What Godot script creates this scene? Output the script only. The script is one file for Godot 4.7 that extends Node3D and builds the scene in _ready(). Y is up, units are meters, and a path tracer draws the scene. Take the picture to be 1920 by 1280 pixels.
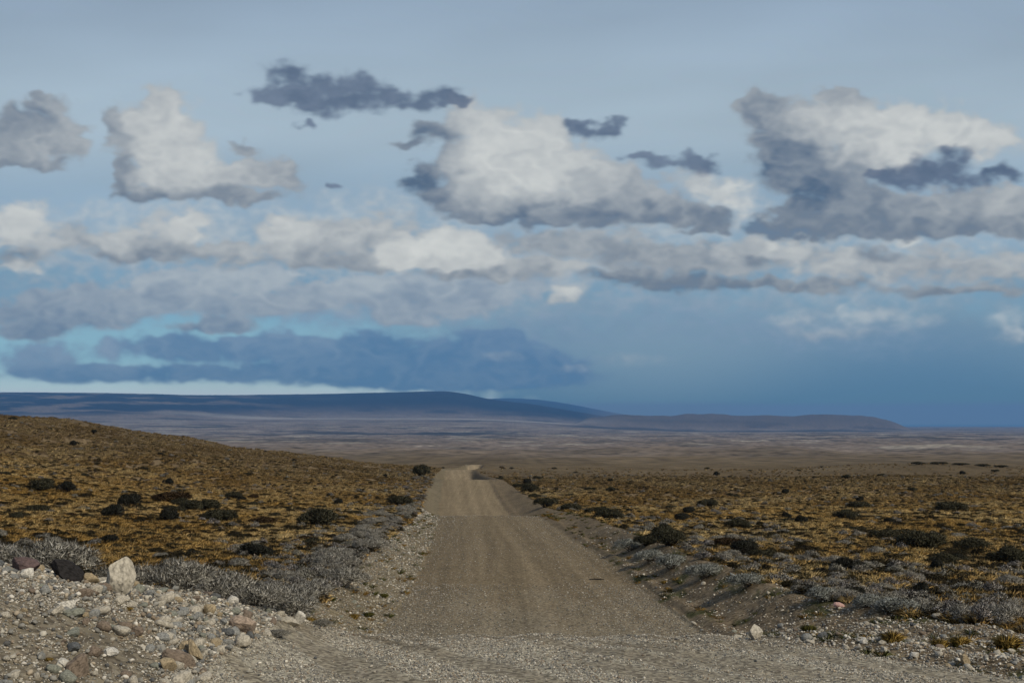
extends Node3D
# A gravel road running down over dry steppe towards a far blue tableland, under broken cloud.
# The eye stands at (0, EYE, 0) and looks along -z. "d" below is the distance ahead (-z) in metres.

const EYE := 2.5
const LENS := 2200.0                # focal length, in units of 1/1920 of the picture's width
const HAZE := 0.000034              # extinction per metre
const HAZE_LIT := Vector3(0.107, 0.23, 0.46)   # what that air looks like where it is thick (linear)
const SKY_TOP := 1.6                # the sky picture holds values up to this
const LOGK := 200.0

var t_road: PackedFloat32Array
var t_field: PackedFloat32Array
var t_left: PackedFloat32Array
var t_right: PackedFloat32Array
var t_bank: PackedFloat32Array
var t_mesa: PackedFloat32Array
var t_mesa_behind: PackedFloat32Array
var t_hills: PackedFloat32Array
var n1 := FastNoiseLite.new()
var n2 := FastNoiseLite.new()
var n3 := FastNoiseLite.new()
var rng := RandomNumberGenerator.new()
var taken := {}


func _ready() -> void:
	make_tables()
	make_camera_and_light()
	make_materials()
	make_ground()
	make_boulders()
	make_stones()
	make_shrubs()
	make_grass()


func make_camera_and_light() -> void:
	var cam := Camera3D.new()
	cam.name = "camera"
	cam.projection = Camera3D.PROJECTION_FRUSTUM
	cam.near = 0.1
	cam.far = 150000.0
	cam.size = 0.1 * 1280.0 / LENS
	cam.frustum_offset = Vector2(0.0, 0.1 * 156.0 / LENS)
	cam.position = Vector3(0, EYE, 0)
	add_child(cam)
	cam.current = true
	var env := Environment.new()
	env.background_mode = Environment.BG_SKY
	env.tonemap_mode = Environment.TONE_MAPPER_LINEAR
	env.tonemap_exposure = 1.0
	env.sdfgi_enabled = true
	env.ssao_enabled = true
	env.ssil_enabled = true
	env.fog_enabled = true
	env.fog_mode = Environment.FOG_MODE_EXPONENTIAL
	env.fog_density = HAZE
	env.fog_light_color = Color(0.18, 0.46, 0.95).linear_to_srgb()
	var pano := PanoramaSkyMaterial.new()
	pano.panorama = ImageTexture.create_from_image(make_sky())
	pano.energy_multiplier = SKY_TOP
	var sky := Sky.new()
	sky.sky_material = pano
	env.sky = sky
	var we := WorldEnvironment.new()
	we.name = "world_environment"
	we.environment = env
	add_child(we)
	var sun := DirectionalLight3D.new()
	sun.name = "sun"
	sun.light_energy = 1.0
	sun.light_color = Color(1.0, 0.95, 0.86)
	sun.light_angular_distance = 0.5
	sun.shadow_enabled = true
	add_child(sun)
	sun.look_at_from_position(Vector3.ZERO, -Vector3(0.54, 0.62, 0.54))


# ---------------------------------------------------------------- tables

func bake(pts: PackedVector2Array, logs: bool, n: int, lo: float, step: float) -> PackedFloat32Array:
	# monotone cubic through the points
	var m := pts.size()
	var xs := PackedFloat32Array()
	var ys := PackedFloat32Array()
	for p in pts:
		xs.append(log(p.x) if logs else p.x)
		ys.append(p.y)
	var sl := PackedFloat32Array()
	for i in m - 1:
		sl.append((ys[i + 1] - ys[i]) / (xs[i + 1] - xs[i]))
	var tg := PackedFloat32Array()
	for i in m:
		if i == 0 or i == m - 1:
			tg.append(0.0 if not logs else sl[0 if i == 0 else m - 2])
		elif sl[i - 1] * sl[i] <= 0.0:
			tg.append(0.0)
		else:
			tg.append(2.0 * sl[i - 1] * sl[i] / (sl[i - 1] + sl[i]))
	var out := PackedFloat32Array()
	out.resize(n)
	var k := 0
	for i in n:
		var x := lo + i * step
		while k < m - 2 and x > xs[k + 1]:
			k += 1
		var h := xs[k + 1] - xs[k]
		var u := clampf((x - xs[k]) / h, 0.0, 1.0)
		var u2 := u * u
		var u3 := u2 * u
		out[i] = (2 * u3 - 3 * u2 + 1) * ys[k] + (u3 - 2 * u2 + u) * h * tg[k] + (3 * u2 - 2 * u3) * ys[k + 1] + (u3 - u2) * h * tg[k + 1]
	return out


func by_distance(pts: Array) -> PackedFloat32Array:
	var v := PackedVector2Array()
	for i in range(0, pts.size(), 2):
		v.append(Vector2(pts[i], pts[i + 1]))
	return bake(v, true, 2200, log(2.0), 1.0 / LOGK)


func by_bearing(pts: Array) -> PackedFloat32Array:   # bearings in 1/LENS, from -3000 to 3000
	var v := PackedVector2Array()
	for i in range(0, pts.size(), 2):
		v.append(Vector2(pts[i], pts[i + 1]))
	return bake(v, false, 1201, -3000.0, 5.0)


func make_tables() -> void:
	# depth of the road under the eye, by distance; it dips and crests three times
	t_road = by_distance([2, 2.35, 6, 2.45, 9, 2.58, 12, 2.72, 14, 2.85, 16, 3.0, 17.5, 3.16, 20, 3.72, 24.3, 4.37, 30, 4.65, 36, 4.9, 44.6, 5.15, 63, 5.84, 76, 6.2, 83, 6.47,
		90, 7.15, 100, 7.95, 116, 8.9, 140, 9.0, 165, 8.65, 178, 8.42, 184, 8.62, 195, 9.4, 230, 12.0, 280, 14.0, 320, 14.85, 385, 14.88, 400, 15.6, 450, 18.5, 560, 24.0, 640, 26.2, 690, 26.7,
		720, 25.2, 760, 25.5, 1000, 30.5, 1500, 38.0, 2500, 50.0, 4000, 61.0, 7000, 72.0, 12000, 74.0, 20000, 66.0, 30000, 70.0, 70000, 120.0])
	# depth of the steppe beside it
	t_field = by_distance([2, 2.3, 9, 2.7, 14, 3.0, 19, 3.35, 24.3, 3.72, 44.6, 4.55, 63, 5.4, 83, 6.38, 100, 7.4, 116, 8.1, 140, 8.45, 181, 8.8, 240, 10.7, 300, 12.6, 400, 15.2, 560, 20.5, 760, 25.5,
		1000, 30.5, 1500, 38.0, 2500, 50.0, 4000, 61.0, 7000, 72.0, 12000, 74.0, 20000, 66.0, 30000, 70.0, 70000, 120.0])
	t_left = by_distance([2, -3.0, 12, -3.15, 17.5, -2.95, 24.3, -2.87, 34, -3.0, 44.6, -3.34, 63, -4.15, 83, -5.2, 116, -7.3, 181, -10.7, 335, -18.8, 385, -21.4, 670, -25.5, 720, -27.0, 760, -27.5])
	t_right = by_distance([2, 11.0, 9, 8.2, 12.7, 5.5, 15.1, 4.4, 17.5, 3.75, 20, 3.85, 24.3, 4.1, 34, 3.9, 44.6, 3.65, 63, 2.85, 83, 1.8, 116, -0.3, 181, -3.7, 335, -11.9, 385, -13.6, 670, -18.5, 720, -19.5, 760, -20.0])
	t_bank = by_distance([2, 5.0, 12, 4.6, 19, 4.2, 22, 2.9, 26, 2.2, 44, 1.9, 80, 2.6, 116, 3.4, 200, 2.4, 760, 2.0])
	# height of the far skyline over the eye, by bearing
	t_mesa = by_bearing([-3000, 380, -2000, 470, -1300, 540, -960, 552, -760, 540, -560, 503, -400, 520, -260, 545, -130, 571, -90, 530, -55, 462, -30, 425, 40, 345, 100, 255, 170, 150, 230, 70, 300, -20, 380, -60, 3000, -60])
	t_mesa_behind = by_bearing([-3000, 300, -120, 470, -60, 560, -10, 598, 40, 575, 80, 520, 120, 440, 180, 300, 230, 195, 300, 70, 360, -60, 3000, -60])
	t_hills = by_bearing([-3000, -70, 90, -70, 150, 100, 200, 128, 280, 122, 340, 146, 380, 152, 440, 126, 520, 122, 580, 140, 640, 122, 690, 92, 730, 0, 755, -70, 3000, -70])
	for n in [n1, n2, n3]:
		n.noise_type = FastNoiseLite.TYPE_SIMPLEX_SMOOTH
		n.fractal_type = FastNoiseLite.FRACTAL_FBM
		n.frequency = 1.0
	n1.seed = 11
	n1.fractal_octaves = 3
	n2.seed = 27
	n2.fractal_octaves = 4
	n3.seed = 5
	n3.fractal_octaves = 2


func near(t: PackedFloat32Array, d: float) -> float:
	var f := log(maxf(d, 2.0) * 0.5) * LOGK
	var i := mini(int(f), 2198)
	return lerpf(t[i], t[i + 1], f - i)


func bearing(t: PackedFloat32Array, b: float) -> float:
	var f := clampf((b + 3000.0) / 5.0, 0.0, 1199.0)
	var i := int(f)
	return lerpf(t[i], t[i + 1], f - i)


# ---------------------------------------------------------------- the lie of the land

func heap(x: float, d: float) -> float:      # the bank of bulldozed stones at the left
	if x > -1.7 or x < -12.0 or d > 24.0:
		return 0.0
	var crest := 1.22 * smoothstep(-1.9, -5.4, x) + 0.34 * smoothstep(-4.6, -7.0, x)
	var at := 12.9 + 0.75 * smoothstep(-5.6, -2.6, x) * 4.0
	var o := d - at
	var s := smoothstep(-6.5, 0.0, o) if o < 0.0 else 1.0 - smoothstep(0.0, 5.2, o)
	return crest * s


func height(x: float, d: float) -> float:
	var f := log(maxf(d, 2.0) * 0.5) * LOGK
	var i := mini(int(f), 2198)
	var k := f - i
	var field := -lerpf(t_field[i], t_field[i + 1], k)
	var h := field
	if d < 760.0:
		var road := -lerpf(t_road[i], t_road[i + 1], k)
		var xl := lerpf(t_left[i], t_left[i + 1], k)
		var xr := lerpf(t_right[i], t_right[i + 1], k)
		var bw := lerpf(t_bank[i], t_bank[i + 1], k)
		# the steppe: uneven ground, climbing to the left
		var away := smoothstep(0.0, 6.0, maxf(xl - 1.6 - x, x - xr - bw))
		h += away * (n1.get_noise_2d(x * 0.11, d * 0.11) * 0.22 + n2.get_noise_2d(x * 0.012, d * 0.012) * minf(1.6, d * 0.004))
		if x < -6.0:
			var up := 0.021 * pow(-6.0 - x, 1.4)
			h += 18.0 * tanh(up / 18.0) * (1.0 - smoothstep(270.0, 440.0, d))
			h += n2.get_noise_2d(x * 0.03, d * 0.02) * 1.5 * smoothstep(-15.0, -45.0, x) * smoothstep(60.0, 140.0, d) * smoothstep(520.0, 400.0, d)
			h += 1.7 * exp(-pow((x + 100.0) / 24.0, 2.0) - pow((d - 300.0) / 45.0, 2.0))
		elif x > 60.0:
			h += 2.4 * exp(-pow((x - 122.0) / 26.0, 2.0) - pow((d - 350.0) / 40.0, 2.0))
		if x > xl and x < xr:
			var u := (x - xl) / (xr - xl) * 2.0 - 1.0
			h = road + (0.07 * (1.0 - u * u) - 0.04 if d > 20.0 else 0.0) + n1.get_noise_2d(x * 1.1, d * 0.18) * 0.02 + heap(x, d)
			if d > 13.0 and d < 21.0:
				h += (n2.get_noise_2d(x * 0.9, d * 0.35) * 0.055 + n3.get_noise_2d(x * 3.0, d * 1.5) * 0.02) * smoothstep(13.0, 16.0, d) * smoothstep(21.0, 18.5, d)
		elif x >= xr:
			var s := (x - xr) / bw
			if s < 1.4:
				var e := smoothstep(0.05, 1.0, s)
				var rim := 0.10 * exp(-pow((s - 0.92) / 0.3, 2.0)) * smoothstep(16.0, 24.0, d)
				var ledge := 0.09 * smoothstep(0.03, 0.14, s) * (1.0 - smoothstep(0.16, 0.3, s))
				h = lerpf(road, h, e) + rim + ledge + n2.get_noise_2d(x * 0.9, d * 0.5) * 0.09 * smoothstep(0.0, 0.4, s) * (1.0 - smoothstep(1.0, 1.4, s))
		else:
			var s := (xl - x) / 1.8
			if s < 1.0:
				h = lerpf(road, h, smoothstep(0.0, 1.0, s)) + 0.06 * sin(s * PI) * (0.6 + n1.get_noise_2d(x * 0.5, d * 0.3))
			h += heap(x, d)
		if d < 40.0:
			h += n3.get_noise_2d(x * 5.0, d * 5.0) * 0.005
		return h + EYE
	# beyond: the basin, its low swells, the tableland and the hills
	var b := clampf(x / d * LENS, -3000.0, 3000.0)
	var swell := smoothstep(760.0, 1600.0, d) * (1.0 - smoothstep(9000.0, 13000.0, d))
	h += swell * (n2.get_noise_2d(x * 0.0016, d * 0.0011) * 12.0 + n1.get_noise_2d(x * 0.005 + 50.0, d * 0.004) * 5.5)
	if d > 7000.0:
		h += 0.0225 * (1.0 - smoothstep(-140.0, 380.0, b)) * clampf(d - 8200.0, 0.0, 10000.0) * smoothstep(7500.0, 11000.0, d)
		var rough := n2.get_noise_2d(x * 0.0009, d * 0.0007) * 40.0 + n1.get_noise_2d(x * 0.004, d * 0.002) * 20.0
		var m := bearing(t_mesa, b)
		var foot := lerpf(11500.0, 15600.0, smoothstep(-800.0, -250.0, b))
		if m > h:
			var e := smoothstep(foot, 20000.0, d)
			h = lerpf(h, m * d / 20000.0 if d < 20000.0 else m, e) + rough * e * (1.0 - smoothstep(18000.0, 20000.0, d) * 0.9)
		m = bearing(t_mesa_behind, b)
		if m > 0.0 and d > 24000.0:
			h = lerpf(h, maxf(h, m * 1.33), smoothstep(24000.0, 36000.0, d))
		m = bearing(t_hills, b) + n1.get_noise_2d(b * 0.016, 3.0) * 16.0
		if m > h and d > 13500.0 and d < 22000.0:
			var e := smoothstep(13500.0, 16000.0, d) * (1.0 - smoothstep(16500.0, 21000.0, d))
			h = lerpf(h, m, e) + rough * 0.6 * e * (1.0 - e)
	return h + EYE


enum { FIELD, ROAD, APRON, HEAP, BANK, VERGE }


func region(x: float, d: float) -> int:
	if d > 740.0:
		return FIELD
	var w := n1.get_noise_2d(d * 0.4 + 31.0, 7.0)
	var xl := near(t_left, d) + 0.18 * w
	var xr := near(t_right, d) + 0.15 * n1.get_noise_2d(d * 0.5, 91.0)
	if x > xl and x < xr:
		return ROAD if d > 18.6 + 0.5 * n1.get_noise_2d(x * 0.8, 3.0) else APRON
	if x >= xr:
		return BANK if x < xr + near(t_bank, d) * (1.02 + 0.14 * n1.get_noise_2d(d * 0.35, 47.0)) else FIELD
	if heap(x, d) > 0.05 and d < 14.2 + 3.0 * smoothstep(-5.6, -2.6, x) + 0.5 * w:
		return HEAP
	return VERGE if x > xl - 1.65 - 0.6 * n2.get_noise_2d(d * 0.25, 13.0) else FIELD


# linear base colour of the soil
func soil(x: float, d: float, r: int) -> Color:
	var a := n2.get_noise_2d(x * 0.35, d * 0.35)
	match r:
		ROAD:
			var xl := near(t_left, d)
			var u := (x - xl) / 7.0
			var streak := n1.get_noise_2d(u * 16.0, d * 0.03)
			var track := exp(-pow((u - 0.30) / 0.07, 2.0)) + exp(-pow((u - 0.56) / 0.06, 2.0)) + 0.7 * exp(-pow((u - 0.80) / 0.06, 2.0))
			var v := 0.96 + 0.22 * streak + 0.20 * track + 0.12 * a + 0.14 * n1.get_noise_2d(x * 2.2, d * 0.4)
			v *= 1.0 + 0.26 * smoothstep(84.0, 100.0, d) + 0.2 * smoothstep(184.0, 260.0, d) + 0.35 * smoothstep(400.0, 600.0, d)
			var loose := smoothstep(36.0, 24.0, d + 7.0 * n2.get_noise_2d(x * 0.6, d * 0.15)) * 0.45
			return Color(0.180 * v, 0.144 * v, 0.093 * v).lerp(Color(0.25 * v, 0.225 * v, 0.17 * v), loose)
		APRON:
			var ruts := n1.get_noise_2d((x + 0.55 * d) * 1.1, d * 0.12)
			var v := 1.0 + 0.22 * ruts + 0.16 * a
			var c := Color(0.35 * v, 0.328 * v, 0.265 * v).lerp(Color(0.25, 0.22, 0.165), smoothstep(0.05, -0.3, ruts) * 0.7)
			var blend := smoothstep(14.6, 18.4, d + 2.2 * n2.get_noise_2d(x * 0.7, d * 0.5) + 0.5 * n3.get_noise_2d(x * 4.0, d * 2.0))
			return c.lerp(Color(0.172 * v, 0.143 * v, 0.100 * v), blend * 0.85)
		HEAP:
			var v := 1.0 + 0.3 * a
			return Color(0.20 * v, 0.178 * v, 0.137 * v)
		BANK:
			var v := 1.0 + 0.3 * a
			var g := smoothstep(0.12, 0.34, n2.get_noise_2d(x * 0.8 + 90.0, d * 0.4)) * smoothstep(60.0, 30.0, d)
			return Color(0.172 * v, 0.137 * v, 0.092 * v).lerp(Color(0.05, 0.058, 0.022), g * 0.8)
		VERGE:
			var v := 1.0 + 0.25 * a
			return Color(0.185 * v, 0.158 * v, 0.108 * v)
	var far := smoothstep(60.0, 380.0, d)
	var v := 1.0 + 0.35 * a
	var near_soil := Color(0.068 * v, 0.044 * v, 0.022 * v).lerp(Color(0.20 * v, 0.145 * v, 0.082 * v), smoothstep(-0.14, -0.30, n1.get_noise_2d(x * 0.35, d * 0.22)))
	var p := n2.get_noise_2d(x * 0.02, d * 0.012)
	var q := 1.0 + 0.35 * p + 0.25 * n1.get_noise_2d(x * 0.13, d * 0.05)
	var far_soil := Color(0.128 * q, 0.098 * q, 0.060 * q)
	return near_soil.lerp(far_soil, far)


func plain_colour(x: float, d: float) -> Color:
	var b := x / d * LENS
	var p := n2.get_noise_2d(x * 0.003, d * 0.0012)
	var q := n1.get_noise_2d(x * 0.012 + 9.0, d * 0.004)
	var v := 1.0 + 0.28 * p + 0.22 * q
	var c := Color(0.180 * v, 0.147 * v, 0.120 * v)
	# dark patches for scrub and painted cloud shadow, and pale dry clay
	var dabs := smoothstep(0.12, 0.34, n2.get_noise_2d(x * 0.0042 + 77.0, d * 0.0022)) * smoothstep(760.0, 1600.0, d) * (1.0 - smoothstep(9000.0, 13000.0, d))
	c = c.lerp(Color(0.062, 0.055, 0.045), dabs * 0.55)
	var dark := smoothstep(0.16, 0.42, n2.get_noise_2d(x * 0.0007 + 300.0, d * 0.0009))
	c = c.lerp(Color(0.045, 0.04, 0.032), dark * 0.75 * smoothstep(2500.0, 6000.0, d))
	var clay := smoothstep(0.30, 0.36, n1.get_noise_2d(x * 0.0009 + 70.0, d * 0.0035 + 20.0)) * smoothstep(1500.0, 3000.0, d) * (1.0 - smoothstep(12000.0, 15000.0, d))
	c = c.lerp(Color(0.34, 0.31, 0.25), clay * 0.7)
	# pale bare strips far out: [bearing, distance, half width in bearing, half depth]
	for s in [[90.0, 3050.0, 130.0, 45.0], [-220.0, 2900.0, 110.0, 40.0], [480.0, 4300.0, 70.0, 60.0], [420.0, 4700.0, 160.0, 50.0], [-340.0, 1700.0, 30.0, 40.0], [520.0, 960.0, 13.0, 22.0], [370.0, 1000.0, 60.0, 9.0], [830.0, 4600.0, 6.0, 90.0]]:
		if absf(b - s[0]) < s[2] * 1.1 and absf(d - s[1]) < s[3] * 3.0:
			var w: float = n1.get_noise_2d(b * 0.05, s[1]) * s[3]
			c = c.lerp(Color(0.42, 0.38, 0.31), smoothstep(s[2] * 1.1, s[2] * 0.8, absf(b - s[0])) * smoothstep(s[3], s[3] * 0.4, absf(d + w - s[1])) * 0.85)
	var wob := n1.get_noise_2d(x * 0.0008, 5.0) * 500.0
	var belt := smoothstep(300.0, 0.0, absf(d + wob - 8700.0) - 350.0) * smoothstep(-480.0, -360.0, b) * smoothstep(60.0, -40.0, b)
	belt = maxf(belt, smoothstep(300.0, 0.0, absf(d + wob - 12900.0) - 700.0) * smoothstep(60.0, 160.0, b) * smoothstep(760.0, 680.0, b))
	c = c.lerp(Color(0.040, 0.038, 0.034), belt * 0.85)  # dark belts put into the ground colour for the shadows of clouds
	belt = smoothstep(200.0, 0.0, absf(d + wob * 0.3 - 14700.0) - 250.0) * smoothstep(-760.0, -500.0, b) * smoothstep(260.0, 120.0, b)
	c = c.lerp(Color(0.36, 0.34, 0.30), belt * 0.7)
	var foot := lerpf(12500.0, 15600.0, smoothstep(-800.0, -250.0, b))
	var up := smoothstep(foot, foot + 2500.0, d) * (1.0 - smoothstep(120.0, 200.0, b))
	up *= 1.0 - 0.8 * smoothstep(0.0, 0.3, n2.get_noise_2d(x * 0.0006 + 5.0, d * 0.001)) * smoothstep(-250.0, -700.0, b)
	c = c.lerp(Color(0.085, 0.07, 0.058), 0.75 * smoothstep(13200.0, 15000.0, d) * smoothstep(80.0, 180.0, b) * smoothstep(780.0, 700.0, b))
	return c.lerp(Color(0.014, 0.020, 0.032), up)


# ---------------------------------------------------------------- sky

func lin(c: Color) -> Vector3:
	var l := c.srgb_to_linear()
	return Vector3(l.r, l.g, l.b)


func rgb8(r: float, g: float, b: float) -> Vector3:
	return lin(Color(r / 255.0, g / 255.0, b / 255.0))


# share of the light from that height that comes through the haze the ground lies in
func through(tan_up: float) -> float:
	return exp(-HAZE * minf(640.0 / maxf(tan_up, 0.001), 42000.0))


# clear air between the clouds; u is the bearing and v the height, both in 1/LENS
func clear_air(u: float, v: float) -> Vector3:
	var c := rgb8(178, 204, 214)
	c = c.lerp(rgb8(132, 178, 200), smoothstep(50.0, 130.0, v))
	c = c.lerp(rgb8(112, 160, 192), smoothstep(150.0, 260.0, v))
	c = c.lerp(rgb8(140, 172, 198), smoothstep(260.0, 420.0, v))
	c = c.lerp(rgb8(160, 184, 202), smoothstep(400.0, 560.0, v))
	c = c.lerp(rgb8(142, 167, 192), smoothstep(560.0, 850.0, v))
	c = c.lerp(rgb8(110, 140, 178), smoothstep(850.0, 2600.0, v))
	var dull := (c.x * 0.3 + c.y * 0.5 + c.z * 0.2)
	return c.lerp(Vector3(dull, dull * 1.02, dull * 1.06), 0.08 + 0.10 * smoothstep(200.0, 330.0, v))


func make_sky() -> Image:
	var w := 4096
	var h := 4096
	var n := FastNoiseLite.new()
	n.seed = 3
	n.noise_type = FastNoiseLite.TYPE_SIMPLEX_SMOOTH
	n.frequency = 1.0
	n.fractal_octaves = 5
	n.fractal_gain = 0.46
	var billow := FastNoiseLite.new()
	billow.seed = 8
	billow.noise_type = FastNoiseLite.TYPE_SIMPLEX_SMOOTH
	billow.frequency = 1.0
	billow.fractal_octaves = 2
	# all round: unseen broken cloud, made greyer and darker than in view to lower brightness
	var cw := 768
	var ch := 384
	var coarse := Image.create(cw, ch, false, Image.FORMAT_RGB8)
	for y in ch:
		var el := (0.5 - (y + 0.5) / ch) * PI
		for x in cw:
			var az := (x + 0.5) / cw * TAU
			var c := rgb8(92, 128, 168)
			if el > 0.0:
				var dir := Vector3(sin(az) * cos(el), sin(el), -cos(az) * cos(el))
				var v := tan(minf(el, 1.5)) * LENS
				c = clear_air(0.0, v)
				var k := 1.0 / (dir.y + 0.12)
				var a := n.get_noise_2d(dir.x * k * 1.1 + 5.0, dir.z * k * 1.1)
				var cover := smoothstep(-0.30, 0.02, a + 0.10 * n.get_noise_3d(dir.x * 9.0, dir.y * 16.0, dir.z * 9.0))
				var tone := clampf(0.40 - a * 0.9 + 0.4 * n.get_noise_3d(dir.x * 5.0 + 3.0, dir.y * 10.0, dir.z * 5.0), 0.0, 1.0)
				c = c.lerp(rgb8(100, 112, 138).lerp(rgb8(190, 196, 202), tone), cover * 0.92)
				c = rgb8(88, 126, 168).lerp(c, smoothstep(0.0, 0.14, el))
			c = unhazed(c, tan(maxf(el, 0.0005)))
			coarse.set_pixel(x, y, Color(c.x, c.y, c.z))
	coarse.resize(w, h, Image.INTERPOLATE_CUBIC)
	# ahead: the clouds of this sky, each built up from rounded lobes with a ragged rim
	var x0 := -int(29.0 / 360.0 * w)
	var x1 := -x0
	var y0 := int((0.5 - 25.0 / 180.0) * h)
	var y1 := int(0.5 * h) + 2
	var fw := x1 - x0
	var fh := y1 - y0
	var us := PackedFloat32Array()
	var vs := PackedFloat32Array()
	var wu := PackedFloat32Array()
	var wv := PackedFloat32Array()
	var fine := PackedFloat32Array()
	var puff := PackedFloat32Array()
	var col := PackedVector3Array()
	us.resize(fw * fh); vs.resize(fw * fh); wu.resize(fw * fh); wv.resize(fw * fh); fine.resize(fw * fh); puff.resize(fw * fh); col.resize(fw * fh)
	for y in fh:
		var el := (0.5 - (y + y0 + 0.5) / h) * PI
		for x in fw:
			var az := (x + x0 + 0.5) / w * TAU
			var i := y * fw + x
			var u := tan(az) * LENS
			var v := tan(el) / cos(az) * LENS
			us[i] = u
			vs[i] = v
			wu[i] = n.get_noise_2d(u * 0.011, v * 0.017)
			wv[i] = n.get_noise_2d(u * 0.011 + 70.0, v * 0.017 + 30.0)
			fine[i] = n.get_noise_2d(u * 0.028 + 20.0, v * 0.038)
			puff[i] = 1.0 - 1.3 * absf(billow.get_noise_2d(u * 0.0062 + wu[i] * 0.35, v * 0.0092 + wv[i] * 0.3)) - 0.55 * absf(billow.get_noise_2d(u * 0.017 + 40.0 + wu[i] * 0.4, v * 0.025))
			col[i] = ground_air(u, v, wu[i])
	for cloud in clouds():
		paint_cloud(cloud, us, vs, wu, wv, fine, puff, col, fw, fh)
	for y in fh:
		var el := (0.5 - (y + y0 + 0.5) / h) * PI
		for x in fw:
			var i := y * fw + x
			var edge := minf(smoothstep(0.0, 40.0, minf(x, fw - 1 - x)), smoothstep(0.0, 110.0, y))
			var c := unhazed(col[i], tan(maxf(el, 0.0005)))
			var o := coarse.get_pixel(posmod(x + x0, w), y + y0)
			coarse.set_pixel(posmod(x + x0, w), y + y0, o.lerp(Color(c.x, c.y, c.z), edge))
	return coarse


func unhazed(c: Vector3, tan_up: float) -> Vector3:
	var t := through(tan_up)
	var s := (c - HAZE_LIT * (1.0 - t)) / t
	s = s.clamp(Vector3(0.02, 0.04, 0.07), Vector3(1.6, 1.6, 1.6)) / SKY_TOP
	var g := Color(s.x, s.y, s.z).linear_to_srgb()
	return Vector3(g.r, g.g, g.b)


# the air behind the clouds ahead: clear at the left, a veil of falling rain low at the right
func ground_air(u: float, v: float, k: float) -> Vector3:
	var c := clear_air(u, v)
	var rain := smoothstep(-330.0, 60.0, u + k * 160.0) * (1.0 - smoothstep(170.0, 330.0, v + k * 40.0))
	var veil := rgb8(96, 134, 167).lerp(rgb8(126, 155, 178), smoothstep(20.0, 230.0, v + 50.0 * sin(u * 0.006)))
	c *= 1.0 + 0.10 * n1.get_noise_2d(u * 0.0009 + v * 0.0016, v * 0.0042 - u * 0.0006)
	return c.lerp(veil, rain)


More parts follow.
